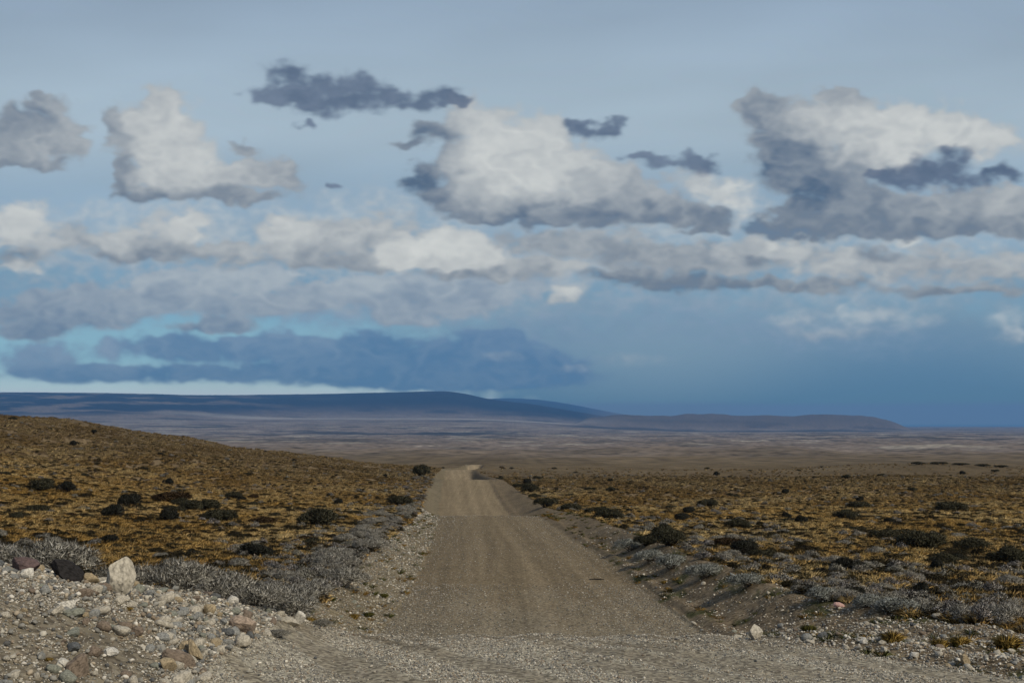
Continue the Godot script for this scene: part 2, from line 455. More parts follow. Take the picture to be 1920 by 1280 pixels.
# [opacity, raggedness, softness, dark, bright, lobes of (x, y, half width, half height, tone)]; x to the right of straight ahead is x - 960, y is counted down from 796 above the horizon
func clouds() -> Array:
	var grey := [rgb8(96, 115, 138), rgb8(205, 209, 209)]
	var soft := [rgb8(108, 132, 160), rgb8(188, 198, 204)]
	var blue := [rgb8(84, 124, 164), rgb8(140, 162, 186)]
	var dusk := [rgb8(86, 104, 130), rgb8(146, 160, 180)]
	return [
		[0.8, 26.0, 0.9, soft, [150, 500, 260, 60, 0.5, 500, 545, 300, 60, 0.45, 900, 580, 260, 60, 0.4, 650, 590, 260, 40, 0.35, 1250, 560, 260, 50, 0.5, 1650, 560, 300, 50, 0.55, 60, 560, 200, 50, 0.25]],
		[0.75, 26.0, 0.9, blue, [960, 640, 230, 60, 0.5, 1250, 600, 330, 70, 0.7, 1600, 640, 330, 60, 0.6, 640, 600, 240, 50, 0.6]],
		[0.92, 30.0, 0.8, soft, [1100, 500, 330, 40, 0.55, 300, 480, 330, 50, 0.6, 700, 500, 330, 45, 0.6, 1650, 520, 330, 50, 0.55, 250, 430, 330, 70, 0.8, 700, 420, 350, 80, 0.8, 1250, 440, 400, 80, 0.75, 1750, 470, 300, 80, 0.75, 950, 520, 330, 60, 0.65]],
		[0.95, 20.0, 0.35, blue, [275, 650, 42, 26, 0.45, 345, 642, 48, 26, 0.4, 430, 648, 40, 22, 0.5, 520, 640, 55, 26, 0.55, 590, 648, 50, 22, 0.6, 690, 640, 60, 24, 0.35, 930, 640, 70, 26, 0.35, 80, 672, 95, 38, 0.6, 210, 657, 48, 30, 0.7, 120, 700, 150, 20, 0.4, 340, 662, 90, 32, 0.3, 480, 660, 115, 36, 0.3, 620, 672, 130, 40, 0.2, 760, 670, 130, 44, 0.2, 900, 664, 130, 46, 0.25, 250, 703, 240, 20, 0.25, 600, 702, 300, 26, 0.2, 900, 706, 260, 30, 0.15, 1010, 690, 120, 40, 0.15, 800, 720, 260, 16, 0.1]],
		[0.4, 18.0, 0.8, soft, [945, 670, 75, 14, 0.6, 1075, 692, 55, 12, 0.7, 1180, 676, 110, 16, 0.5]],
		[0.97, 20.0, 0.30, soft, [180, 560, 160, 30, 0.4, 70, 590, 120, 42, 0.22, 200, 590, 130, 35, 0.25, 60, 622, 95, 16, 0.05, 300, 566, 110, 26, 0.5, 430, 580, 95, 40, 0.35, 400, 612, 85, 14, 0.1, 540, 575, 70, 24, 0.35]],
		[0.97, 20.0, 0.28, soft, [560, 560, 200, 30, 0.45, 920, 540, 160, 34, 0.5, 350, 528, 170, 30, 0.6, 480, 518, 120, 22, 0.65, 300, 550, 120, 18, 0.4, 700, 535, 110, 22, 0.6, 640, 545, 90, 14, 0.5, 800, 566, 120, 40, 0.4, 740, 590, 60, 24, 0.35, 875, 560, 85, 36, 0.45, 775, 604, 55, 12, 0.45]],
		[0.9, 16.0, 0.5, grey, [1066, 549, 58, 20, 0.85, 1050, 566, 32, 12, 0.6]],
		[0.75, 22.0, 0.7, soft, [1500, 602, 75, 28, 0.6, 1600, 590, 60, 36, 0.85, 1690, 600, 95, 28, 0.6, 1560, 628, 120, 16, 0.4, 1895, 600, 55, 36, 0.9, 1900, 634, 65, 20, 0.5]],
		[0.95, 20.0, 0.4, grey, [40, 408, 62, 40, 0.95, 15, 440, 62, 42, 0.8, 100, 452, 95, 34, 0.55, 200, 456, 85, 30, 0.55, 300, 442, 88, 46, 0.75, 362, 420, 42, 36, 0.85, 260, 482, 115, 15, 0.15, 335, 472, 95, 22, 0.3, 45, 484, 60, 16, 0.25, 30, 503, 60, 14, 0.9]],
		[0.96, 20.0, 0.35, grey, [420, 480, 110, 30, 0.5, 522, 438, 50, 34, 0.95, 600, 450, 115, 48, 0.62, 565, 474, 62, 22, 0.3, 705, 448, 95, 58, 0.6, 660, 494, 165, 16, 0.3, 965, 500, 105, 26, 0.55, 1045, 500, 85, 22, 0.6, 880, 516, 130, 14, 0.35]],
		[0.97, 18.0, 0.35, grey, [790, 470, 82, 42, 1.05, 850, 458, 62, 40, 0.95, 905, 478, 60, 36, 0.85, 742, 488, 60, 24, 0.95, 840, 496, 90, 16, 0.6]],
		[0.95, 22.0, 0.45, grey, [1000, 456, 95, 30, 0.4, 1130, 460, 135, 40, 0.42, 1250, 490, 145, 45, 0.3, 1385, 490, 135, 45, 0.5, 1480, 468, 115, 40, 0.72, 1600, 500, 125, 45, 0.55, 1760, 500, 125, 45, 0.5, 1890, 508, 95, 45, 0.5, 1300, 532, 180, 15, 0.0, 1500, 536, 165, 14, 0.2, 1790, 546, 185, 14, 0.2, 1180, 520, 100, 16, 0.1]],
		[0.8, 16.0, 0.5, grey, [1652, 482, 62, 22, 0.15, 1420, 494, 55, 18, 0.2, 1462, 458, 65, 18, 0.95, 1705, 454, 42, 12, 1.0]],
		[0.97, 20.0, 0.35, grey, [30, 240, 48, 55, 0.22, 100, 232, 52, 50, 0.42, 78, 195, 26, 30, 0.3, 60, 282, 78, 36, 0.55, 132, 272, 38, 44, 0.4, 12, 290, 50, 28, 0.4, 60, 310, 85, 12, 0.1, 64, 172, 14, 14, 0.2, -40, 260, 60, 50, 0.3]],
		[0.98, 20.0, 0.3, grey, [300, 215, 48, 52, 0.7, 322, 238, 62, 70, 0.85, 262, 252, 66, 58, 0.6, 218, 240, 28, 38, 0.3, 330, 292, 92, 68, 0.95, 300, 340, 78, 42, 0.72, 292, 368, 75, 18, 0.05, 400, 335, 82, 40, 0.6, 482, 326, 72, 36, 0.52, 540, 336, 42, 27, 0.42, 425, 368, 120, 15, 0.15, 462, 278, 27, 18, 0.3, 232, 322, 22, 60, 0.15]],
		[0.9, 18.0, 0.6, grey, [1385, 385, 60, 62, 1.05, 1330, 360, 60, 40, 0.8, 1290, 340, 60, 30, 0.7]],
		[0.98, 20.0, 0.32, grey, [880, 225, 60, 48, 0.65, 962, 262, 72, 62, 0.85, 1030, 250, 52, 45, 0.75, 915, 310, 78, 62, 0.95, 985, 322, 92, 66, 1.0, 1062, 320, 82, 60, 0.75, 1130, 342, 90, 58, 0.55, 1200, 372, 82, 44, 0.4, 1280, 398, 65, 26, 0.3, 882, 362, 62, 48, 0.5, 962, 388, 115, 32, 0.4, 1062, 396, 125, 28, 0.35, 900, 407, 78, 15, 0.0, 1000, 408, 150, 22, 0.12, 1180, 408, 140, 24, 0.2, 815, 248, 50, 28, 0.1, 792, 332, 42, 34, 0.02, 832, 372, 54, 32, 0.02, 770, 272, 36, 14, 0.15, 846, 302, 40, 42, 0.35, 1340, 410, 42, 26, 0.1, 1328, 430, 45, 10, 0.1]],
		[0.98, 20.0, 0.3, grey, [1448, 222, 66, 54, 0.42, 1420, 200, 36, 28, 0.35, 1562, 215, 92, 45, 0.66, 1660, 236, 92, 50, 0.9, 1762, 250, 92, 54, 0.95, 1852, 262, 72, 46, 0.8, 1540, 246, 62, 30, 0.85, 1480, 300, 85, 72, 0.08, 1560, 350, 115, 80, 0.12, 1650, 290, 100, 46, 0.9, 1562, 410, 135, 40, 0.12, 1702, 402, 165, 48, 0.3, 1852, 392, 125, 52, 0.55, 1940, 400, 85, 50, 0.5, 1700, 430, 205, 26, 0.02, 1500, 420, 95, 34, 0.05, 1880, 426, 115, 24, 0.15, 1580, 182, 42, 16, 0.25, 1432, 430, 38, 20, 0.0]],
		[0.92, 22.0, 0.45, dusk, [1702, 326, 68, 34, 0.1, 1795, 300, 42, 32, 0.2, 1792, 336, 105, 28, 0.05, 1882, 326, 42, 17, 0.1, 1660, 330, 36, 20, 0.2]],
		[0.9, 22.0, 0.45, dusk, [500, 180, 46, 22, 0.2, 530, 142, 46, 32, 0.2, 600, 160, 74, 38, 0.1, 682, 176, 74, 38, 0.1, 762, 188, 62, 28, 0.05, 832, 186, 50, 26, 0.1, 622, 204, 84, 24, 0.15, 560, 186, 52, 20, 0.2, 576, 234, 22, 11, 0.3, 850, 196, 36, 18, 0.1]],
		[0.9, 20.0, 0.45, dusk, [1112, 246, 55, 24, 0.1, 1085, 240, 36, 18, 0.2, 1150, 238, 30, 16, 0.2]],
		[0.88, 22.0, 0.45, dusk, [1232, 300, 52, 20, 0.2, 1300, 312, 46, 28, 0.15, 1200, 290, 26, 12, 0.3, 1322, 300, 26, 20, 0.2, 622, 350, 16, 10, 0.3]],
	]


func paint_cloud(cloud: Array, us: PackedFloat32Array, vs: PackedFloat32Array, wu: PackedFloat32Array, wv: PackedFloat32Array, fine: PackedFloat32Array, puff: PackedFloat32Array, col: PackedVector3Array, fw: int, fh: int) -> void:
	var opacity: float = cloud[0]
	var ragged: float = cloud[1]
	var softness: float = cloud[2]
	var dark: Vector3 = cloud[3][0]
	var bright: Vector3 = cloud[3][1]
	var lobes: Array = cloud[4]
	var dens := PackedFloat32Array()
	var tone := PackedFloat32Array()
	dens.resize(fw * fh)
	tone.resize(fw * fh)
	var high := PackedFloat32Array()
	high.resize(fw * fh)
	var weight := PackedFloat32Array()
	weight.resize(fw * fh)
	var bx0 := fw
	var bx1 := 0
	var by0 := fh
	var by1 := 0
	for j in range(0, lobes.size(), 5):
		var lu: float = lobes[j] - 960.0
		var lv: float = 796.0 - lobes[j + 1]
		var ru: float = lobes[j + 2] * 1.22
		var rv: float = lobes[j + 3] * 1.22
		var lt: float = lobes[j + 4]
		# rows and columns that the lobe can reach
		var reach := ragged * 1.3 + maxf(ru, rv) * 0.35
		var cx := clampf((atan((lu - ru - reach) / LENS) / TAU * 4096.0) + fw * 0.5, 0, fw - 1)
		var dx := clampf((atan((lu + ru + reach) / LENS) / TAU * 4096.0) + fw * 0.5 + 1, 0, fw - 1)
		var cy := clampf(fh - 2 - atan((lv + rv + reach) / LENS) / PI * 4096.0, 0, fh - 1)
		var dy := clampf(fh - 2 - atan((lv - rv - reach) / LENS * 0.9) / PI * 4096.0 + 2, 0, fh - 1)
		bx0 = mini(bx0, int(cx)); bx1 = maxi(bx1, int(dx)); by0 = mini(by0, int(cy)); by1 = maxi(by1, int(dy))
		var iru := 1.0 / ru
		var irv := 1.0 / rv
		for y in range(int(cy), int(dy) + 1):
			for x in range(int(cx), int(dx) + 1):
				var i := y * fw + x
				var a := (us[i] + wu[i] * ragged * 1.6 - lu) * iru
				var b := (vs[i] + wv[i] * ragged * (0.3 + 0.7 * smoothstep(70.0, 380.0, lv)) - lv) * irv
				var r2 := a * a + b * b
				if r2 >= 1.6:
					continue
				# its light reaches wider than its body, so that lobes shade into one another
				var share := (1.0 - r2 / 1.6) * (1.0 - r2 / 1.6)
				weight[i] += share
				tone[i] += share * (lt + 0.10 * b + 0.06 * a)
				if r2 < 1.0:
					var q := (1.0 - r2) * (1.0 - r2)
					dens[i] += q
					high[i] += q * b
	for y in range(by0, by1 + 1):
		for x in range(bx0, bx1 + 1):
			var i := y * fw + x
			var q := dens[i]
			if q > 0.004:
				var f := fine[i]
				var body := q * (1.0 + 0.5 * f) * (0.8 + 0.35 * puff[i]) + (0.22 * f + 0.02) * exp(-2.0 * q)
				var over: float = clampf(high[i] / q, -0.7, 0.7)      # top of a lobe: crisper; underside: softer
				var a := smoothstep(0.03, 0.05 + softness * (2.1 - 1.1 * over), body)
				var t := tone[i] / weight[i]
				t = 0.5 + 0.56 * tanh((t - 0.5) * 2.1)
				t += f * 0.06 + wv[i] * 0.06 + (puff[i] - 0.6) * 0.24
				t = lerpf(0.55 * t + 0.16, t, smoothstep(0.05, 0.9, q))      # thin rims are greyer
				col[i] = col[i].lerp(dark.lerp(bright, clampf(t, -0.05, 1.1)), a * opacity)


# ---------------------------------------------------------------- helpers for naming and parenting

func put(o: Node3D, called: String, parent: Node = self) -> Node3D:
	var n := 0
	if parent == self:
		n = taken.get(called, 0)
		taken[called] = n + 1
	else:
		n = parent.get_meta("n_" + called, 0)
		parent.set_meta("n_" + called, n + 1)
	o.name = called if n == 0 else "%s_%03d" % [called, n]
	parent.add_child(o, true)
	return o


func tag(o: Node3D, label: String, category: String, group := "", kind := "") -> Node3D:
	o.set_meta("label", label)
	if category:
		o.set_meta("category", category)
	if group:
		o.set_meta("group", group)
	if kind:
		o.set_meta("kind", kind)
	return o


func solid(mesh: Mesh, m: Material, called: String, parent: Node = self) -> MeshInstance3D:
	var o := MeshInstance3D.new()
	o.mesh = mesh
	o.material_override = m
	put(o, called, parent)
	return o


func many(mesh: Mesh, m: Material, at: Array[Transform3D], tint: PackedColorArray, called: String, parent: Node = self) -> MultiMeshInstance3D:
	var mm := MultiMesh.new()
	mm.transform_format = MultiMesh.TRANSFORM_3D
	mm.use_colors = true
	mm.mesh = mesh
	mm.instance_count = at.size()
	for i in at.size():
		mm.set_instance_transform(i, at[i])
		mm.set_instance_color(i, tint[i])
	var o := MultiMeshInstance3D.new()
	o.multimesh = mm
	o.material_override = m
	put(o, called, parent)
	o.set_meta("kind", "stuff")
	return o


# ---------------------------------------------------------------- materials

var m_road: StandardMaterial3D
var m_gravel: StandardMaterial3D
var m_stony: StandardMaterial3D
var m_soil: StandardMaterial3D
var m_plain: StandardMaterial3D
var m_tint: StandardMaterial3D
var m_grass: StandardMaterial3D
var m_twig: StandardMaterial3D
var rock_bump: Texture2D
var rock_mottle: Texture2D


func noise_picture(size: int, seed_: int, kind: int, frequency: float, octaves: int, ramp: Array, cell := FastNoiseLite.RETURN_CELL_VALUE) -> Texture2D:
	var n := FastNoiseLite.new()
	n.seed = seed_
	n.noise_type = kind
	n.frequency = frequency
	n.fractal_type = FastNoiseLite.FRACTAL_FBM if octaves > 1 else FastNoiseLite.FRACTAL_NONE
	n.fractal_octaves = octaves
	n.cellular_return_type = cell
	n.cellular_jitter = 1.0
	var t := NoiseTexture2D.new()
	t.width = size
	t.height = size
	t.seamless = true
	t.seamless_blend_skirt = 0.1
	t.noise = n
	if ramp.size():
		var g := Gradient.new()
		g.offsets = PackedFloat32Array()
		g.colors = PackedColorArray()
		var o := PackedFloat32Array()
		var c := PackedColorArray()
		for i in range(0, ramp.size(), 2):
			o.append(ramp[i])
			c.append(ramp[i + 1])
		g.offsets = o
		g.colors = c
		t.color_ramp = g
	return t


func tinted(albedo: Texture2D, metres: float, bump: Texture2D, bump_cm: float) -> StandardMaterial3D:
	var m := StandardMaterial3D.new()
	m.vertex_color_use_as_albedo = true
	m.vertex_color_is_srgb = true
	m.roughness = 0.96
	m.metallic_specular = 0.15
	m.albedo_texture = albedo
	m.uv1_triplanar = true
	m.uv1_world_triplanar = true
	m.uv1_scale = Vector3.ONE / metres
	if bump:
		m.heightmap_enabled = true
		m.heightmap_texture = bump
		m.heightmap_scale = bump_cm
	return m


func grey(v: float) -> Color:
	return Color(v, v, v)


func make_materials() -> void:
	# pebbles: every cell a stone of its own tone; the pictures multiply the soil's colour and average about 0.72 of it
	var pebbles := noise_picture(1024, 4, FastNoiseLite.TYPE_CELLULAR, 0.045, 1, [0.0, Color(0.52, 0.50, 0.49), 0.3, Color(0.78, 0.77, 0.77), 0.55, Color(0.86, 0.86, 0.85), 0.8, Color(0.93, 0.92, 0.90), 1.0, Color(1, 1, 1)])
	var stony := noise_picture(1024, 9, FastNoiseLite.TYPE_CELLULAR, 0.04, 1, [0.0, Color(0.54, 0.53, 0.52), 0.3, Color(0.70, 0.69, 0.69), 0.55, Color(0.83, 0.82, 0.80), 0.8, Color(0.93, 0.92, 0.90), 1.0, Color(1, 1, 1)])
	var rounded := noise_picture(1024, 4, FastNoiseLite.TYPE_CELLULAR, 0.045, 1, [0.0, grey(1.0), 1.0, grey(0.0)], FastNoiseLite.RETURN_DISTANCE)
	var earth := noise_picture(1024, 21, FastNoiseLite.TYPE_SIMPLEX_SMOOTH, 0.012, 6, [0.0, grey(0.45), 0.35, grey(0.78), 0.6, grey(0.9), 1.0, grey(1.0)])
	var lumps := noise_picture(512, 22, FastNoiseLite.TYPE_SIMPLEX_SMOOTH, 0.02, 5, [])
	m_road = tinted(pebbles, 2.2, rounded, 0.8)
	m_gravel = tinted(stony, 2.0, rounded, 0.9)
	m_stony = tinted(stony, 2.4, rounded, 0.9)
	m_soil = tinted(earth, 3.0, lumps, 4.0)
	m_plain = tinted(earth, 420.0, null, 0.0)
	m_tint = StandardMaterial3D.new()
	m_tint.vertex_color_use_as_albedo = true
	m_tint.roughness = 0.9
	m_tint.metallic_specular = 0.2
	m_grass = StandardMaterial3D.new()
	m_grass.vertex_color_use_as_albedo = true
	m_grass.roughness = 0.85
	m_grass.metallic_specular = 0.15
	m_grass.cull_mode = BaseMaterial3D.CULL_DISABLED
	m_twig = m_grass.duplicate()
	rock_bump = noise_picture(512, 31, FastNoiseLite.TYPE_SIMPLEX_SMOOTH, 0.016, 6, [])
	rock_mottle = noise_picture(512, 33, FastNoiseLite.TYPE_SIMPLEX_SMOOTH, 0.010, 6, [0.0, grey(0.52), 0.4, grey(0.82), 0.55, grey(0.95), 1.0, grey(1.0)])


# ---------------------------------------------------------------- ground

func build_sheet(bs: PackedFloat32Array, ds: PackedFloat32Array, far: bool) -> Dictionary:
	var nb := bs.size()
	var nd := ds.size()
	var pos := PackedVector3Array()
	var col := PackedColorArray()
	var reg := PackedInt32Array()
	pos.resize(nb * nd)
	col.resize(nb * nd)
	reg.resize(nb * nd)
	for j in nd:
		var d := ds[j]
		for k in nb:
			var x := bs[k] * d
			var i := j * nb + k
			var y := height(x, d)
			pos[i] = Vector3(x, y, -d)
			if far:
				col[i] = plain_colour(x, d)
				if d < 2200.0:
					col[i] = soil(x, 760.0, FIELD).lerp(col[i], smoothstep(760.0, 2200.0, d))
				reg[i] = 0 if d < 13400.0 and y < 60.0 or y < 0.0 else (1 if bs[k] < 0.09 else 2)
			else:
				reg[i] = region(x, d)
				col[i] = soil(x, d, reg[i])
			col[i] = (col[i] * 1.38).linear_to_srgb()
	var nrm := PackedVector3Array()
	nrm.resize(nb * nd)
	for j in nd:
		for k in nb:
			var i := j * nb + k
			var a := pos[i + 1 if k < nb - 1 else i] - pos[i - 1 if k > 0 else i]
			var b := pos[i + nb if j < nd - 1 else i] - pos[i - nb if j > 0 else i]
			nrm[i] = a.cross(b).normalized()
	var out := {}
	var kinds := {}
	for r in reg:
		kinds[r] = true
	for r in kinds:
		var map := PackedInt32Array()
		map.resize(nb * nd)
		map.fill(-1)
		var p := PackedVector3Array()
		var n := PackedVector3Array()
		var c := PackedColorArray()
		var ix := PackedInt32Array()
		for j in nd - 1:
			for k in nb - 1:
				var i := j * nb + k
				if reg[i] != r:
					continue
				for q in [i, i + nb, i + 1, i + 1, i + nb, i + nb + 1]:
					if map[q] < 0:
						map[q] = p.size()
						p.append(pos[q])
						n.append(nrm[q])
						c.append(col[q])
					ix.append(map[q])
		var arrays := []
		arrays.resize(Mesh.ARRAY_MAX)
		arrays[Mesh.ARRAY_VERTEX] = p
		arrays[Mesh.ARRAY_NORMAL] = n
		arrays[Mesh.ARRAY_COLOR] = c
		arrays[Mesh.ARRAY_INDEX] = ix
		var mesh := ArrayMesh.new()
		mesh.add_surface_from_arrays(Mesh.PRIMITIVE_TRIANGLES, arrays)
		out[r] = mesh
	return out


func steps(lo: float, hi: float, times: float) -> PackedFloat32Array:
	var out := PackedFloat32Array()
	var n := int(ceil(log(hi / lo) / log(times)))
	for i in n + 1:
		out.append(lo * pow(hi / lo, float(i) / n))
	return out


var gravel_bank: MeshInstance3D
var road_bank: MeshInstance3D
var verge: MeshInstance3D
var yard: MeshInstance3D
var road: MeshInstance3D


func make_ground() -> void:
	var bs := PackedFloat32Array()
	var b := -1.25
	while b < 1.2501:
		bs.append(b)
		b += 0.0017 if absf(b) < 0.52 else 0.02
	var near_sheet := build_sheet(bs, steps(1.5, 760.0, 1.0115), false)
	tag(solid(near_sheet[FIELD], m_soil, "steppe_ground"), "brown soil of the dry grass steppe on both sides of the gravel road", "ground", "", "structure")
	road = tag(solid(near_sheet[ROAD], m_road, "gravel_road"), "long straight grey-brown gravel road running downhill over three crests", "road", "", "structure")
	yard = tag(solid(near_sheet[APRON], m_gravel, "gravel_apron"), "pale loose gravel widening across the foreground where the road begins", "gravel", "", "structure")
	gravel_bank = tag(solid(near_sheet[HEAP], m_stony, "gravel_bank"), "sloping bank of pale stones and gravel in the left foreground", "gravel bank", "", "structure")
	road_bank = tag(solid(near_sheet[BANK], m_stony, "road_bank"), "cut earth bank with stones along the right side of the road", "earth bank", "", "structure")
	verge = tag(solid(near_sheet[VERGE], m_stony, "road_verge"), "flat stony verge along the left side of the road", "verge", "", "structure")
	bs = PackedFloat32Array()
	b = -1.25
	while b < 1.2501:
		bs.append(b)
		b += 0.0021 if absf(b) < 0.50 else 0.02
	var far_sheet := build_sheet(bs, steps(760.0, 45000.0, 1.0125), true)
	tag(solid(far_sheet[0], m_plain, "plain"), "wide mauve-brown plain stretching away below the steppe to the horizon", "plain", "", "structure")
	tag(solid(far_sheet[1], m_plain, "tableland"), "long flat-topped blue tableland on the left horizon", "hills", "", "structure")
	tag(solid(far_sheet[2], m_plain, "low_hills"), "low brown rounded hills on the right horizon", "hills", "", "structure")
	# the country at the sides and behind, coarse
	var pos := PackedVector3Array()
	var rs := steps(1.0, 42000.0, 1.25)
	var p := PackedVector3Array()
	var n := 72
	for r in rs:
		for k in n + 1:
			var a := lerpf(0.86, TAU - 0.86, float(k) / n)
			var x := sin(a) * r
			var z := -cos(a) * r
			p.append(Vector3(x, height(clampf(x, -400.0, 400.0), clampf(-z, 2.0, 700.0)) - 0.06, z))
	var st := SurfaceTool.new()
	st.begin(Mesh.PRIMITIVE_TRIANGLES)
	for q in p:
		st.set_color(Color(0.17, 0.128, 0.075).linear_to_srgb())
		st.add_vertex(q)
	for j in rs.size() - 1:
		for k in n:
			var i := j * (n + 1) + k
			for q in [i, i + n + 1, i + 1, i + 1, i + n + 1, i + n + 2]:
				st.add_index(q)
	st.generate_normals()
	tag(solid(st.commit(), m_soil, "surrounding_steppe"), "steppe reaching away to either side of the road and behind", "ground", "", "structure")


# ---------------------------------------------------------------- stones

var rock_mats := {}


func rock_material(tone: String) -> StandardMaterial3D:
	if rock_mats.has(tone):
		return rock_mats[tone]
	var c: Color = {
		"white": Color(0.60, 0.57, 0.50), "cream": Color(0.46, 0.42, 0.34), "grey": Color(0.27, 0.27, 0.25), "dark grey": Color(0.125, 0.13, 0.13), "brown": Color(0.21, 0.165, 0.125),
		"tan": Color(0.38, 0.305, 0.195), "purple": Color(0.135, 0.095, 0.09), "pinkish": Color(0.37, 0.29, 0.225), "greenish grey": Color(0.24, 0.245, 0.20), "black": Color(0.028, 0.026, 0.026), "pink": Color(0.52, 0.33, 0.29), "ochre": Color(0.36, 0.23, 0.10),
	}[tone]
	var m := StandardMaterial3D.new()
	m.albedo_color = (c * 1.18).linear_to_srgb()
	m.albedo_texture = rock_mottle
	m.heightmap_enabled = true
	m.heightmap_texture = rock_bump
	m.heightmap_scale = 0.5
	m.uv1_triplanar = true
	m.uv1_scale = Vector3.ONE * 1.3
	m.roughness = 0.88
	m.metallic_specular = 0.25
	rock_mats[tone] = m
	return m


func ball(detail: int) -> Array:            # an icosahedron, split "detail" times: [points, triangles]
	var t := (1.0 + sqrt(5.0)) / 2.0
	var p := PackedVector3Array()
	for v in [Vector3(-1, t, 0), Vector3(1, t, 0), Vector3(-1, -t, 0), Vector3(1, -t, 0), Vector3(0, -1, t), Vector3(0, 1, t), Vector3(0, -1, -t), Vector3(0, 1, -t), Vector3(t, 0, -1), Vector3(t, 0, 1), Vector3(-t, 0, -1), Vector3(-t, 0, 1)]:
		p.append(v.normalized())
	var f := PackedInt32Array([0, 11, 5, 0, 5, 1, 0, 1, 7, 0, 7, 10, 0, 10, 11, 1, 5, 9, 5, 11, 4, 11, 10, 2, 10, 7, 6, 7, 1, 8, 3, 9, 4, 3, 4, 2, 3, 2, 6, 3, 6, 8, 3, 8, 9, 4, 9, 5, 2, 4, 11, 6, 2, 10, 8, 6, 7, 9, 8, 1])
	for s in detail:
		var mid := {}
		var g := PackedInt32Array()
		for i in range(0, f.size(), 3):
			var e := [0, 0, 0]
			for k in 3:
				var a := f[i + k]
				var b := f[i + (k + 1) % 3]
				var key := mini(a, b) * 100000 + maxi(a, b)
				if not mid.has(key):
					mid[key] = p.size()
					p.append(((p[a] + p[b]) * 0.5).normalized())
				e[k] = mid[key]
			g.append_array(PackedInt32Array([f[i], e[0], e[2], f[i + 1], e[1], e[0], f[i + 2], e[2], e[1], e[0], e[1], e[2]]))
		f = g
	return [p, f]


# a stone about 1 m across, worn round or broken along flat faces; it is scaled to size where it lies
func rock(seed_: int, detail: int, faces: int, rough: float, facets: bool) -> ArrayMesh:
	var r := RandomNumberGenerator.new()
	r.seed = seed_ * 7919 + 13
	var b := ball(detail)
	var p: PackedVector3Array = b[0]
	var f: PackedInt32Array = b[1]
	var n := FastNoiseLite.new()
	n.seed = seed_
	n.frequency = 0.9
	n.fractal_octaves = 4
	var cuts := []
	for k in faces:
		cuts.append([Vector3(r.randfn(), r.randfn(), r.randfn()).normalized(), r.randf_range(0.48, 0.85)])
	for i in p.size():
		var v := p[i]
		v *= 1.0 + n.get_noise_3dv(v * 1.3) * rough * 2.2
		for c in cuts:
			var over: float = v.dot(c[0]) - c[1]
			if over > 0.0:
				v -= c[0] * over * 0.94
		v *= 1.0 + n.get_noise_3dv(v * 5.0 + Vector3(9, 0, 0)) * rough * 0.35
		p[i] = v * 0.5
	var st := SurfaceTool.new()
	st.begin(Mesh.PRIMITIVE_TRIANGLES)
	if facets:
		st.set_smooth_group(-1)
	for i in range(0, f.size(), 3):
		for k in [0, 2, 1]:
			st.set_color(Color.WHITE)
			st.add_vertex(p[f[i + k]])
	if not facets:
		st.index()
	st.generate_normals()
	return st.commit()


func boulder(called: String, label: String, tone: String, x: float, d: float, size: Vector3, yaw: float, lean: float, sink: float, shape: Array, pitch := 0.0) -> void:
	var o := Node3D.new()
	put(o, called)
	tag(o, label, "stone" if called.ends_with("stone") else "boulder")
	o.position = Vector3(x, height(x, d) - sink, -d)
	var body := solid(rock(shape[0], shape[1], shape[2], shape[3], shape[4]), rock_material(tone), "body", o)
	body.transform = Transform3D(Basis.from_euler(Vector3(deg_to_rad(pitch), deg_to_rad(yaw), deg_to_rad(lean))) * Basis.from_scale(size), Vector3(0, size.y * 0.5 * (1.0 - 0.25 * absf(sin(deg_to_rad(lean)))), 0))


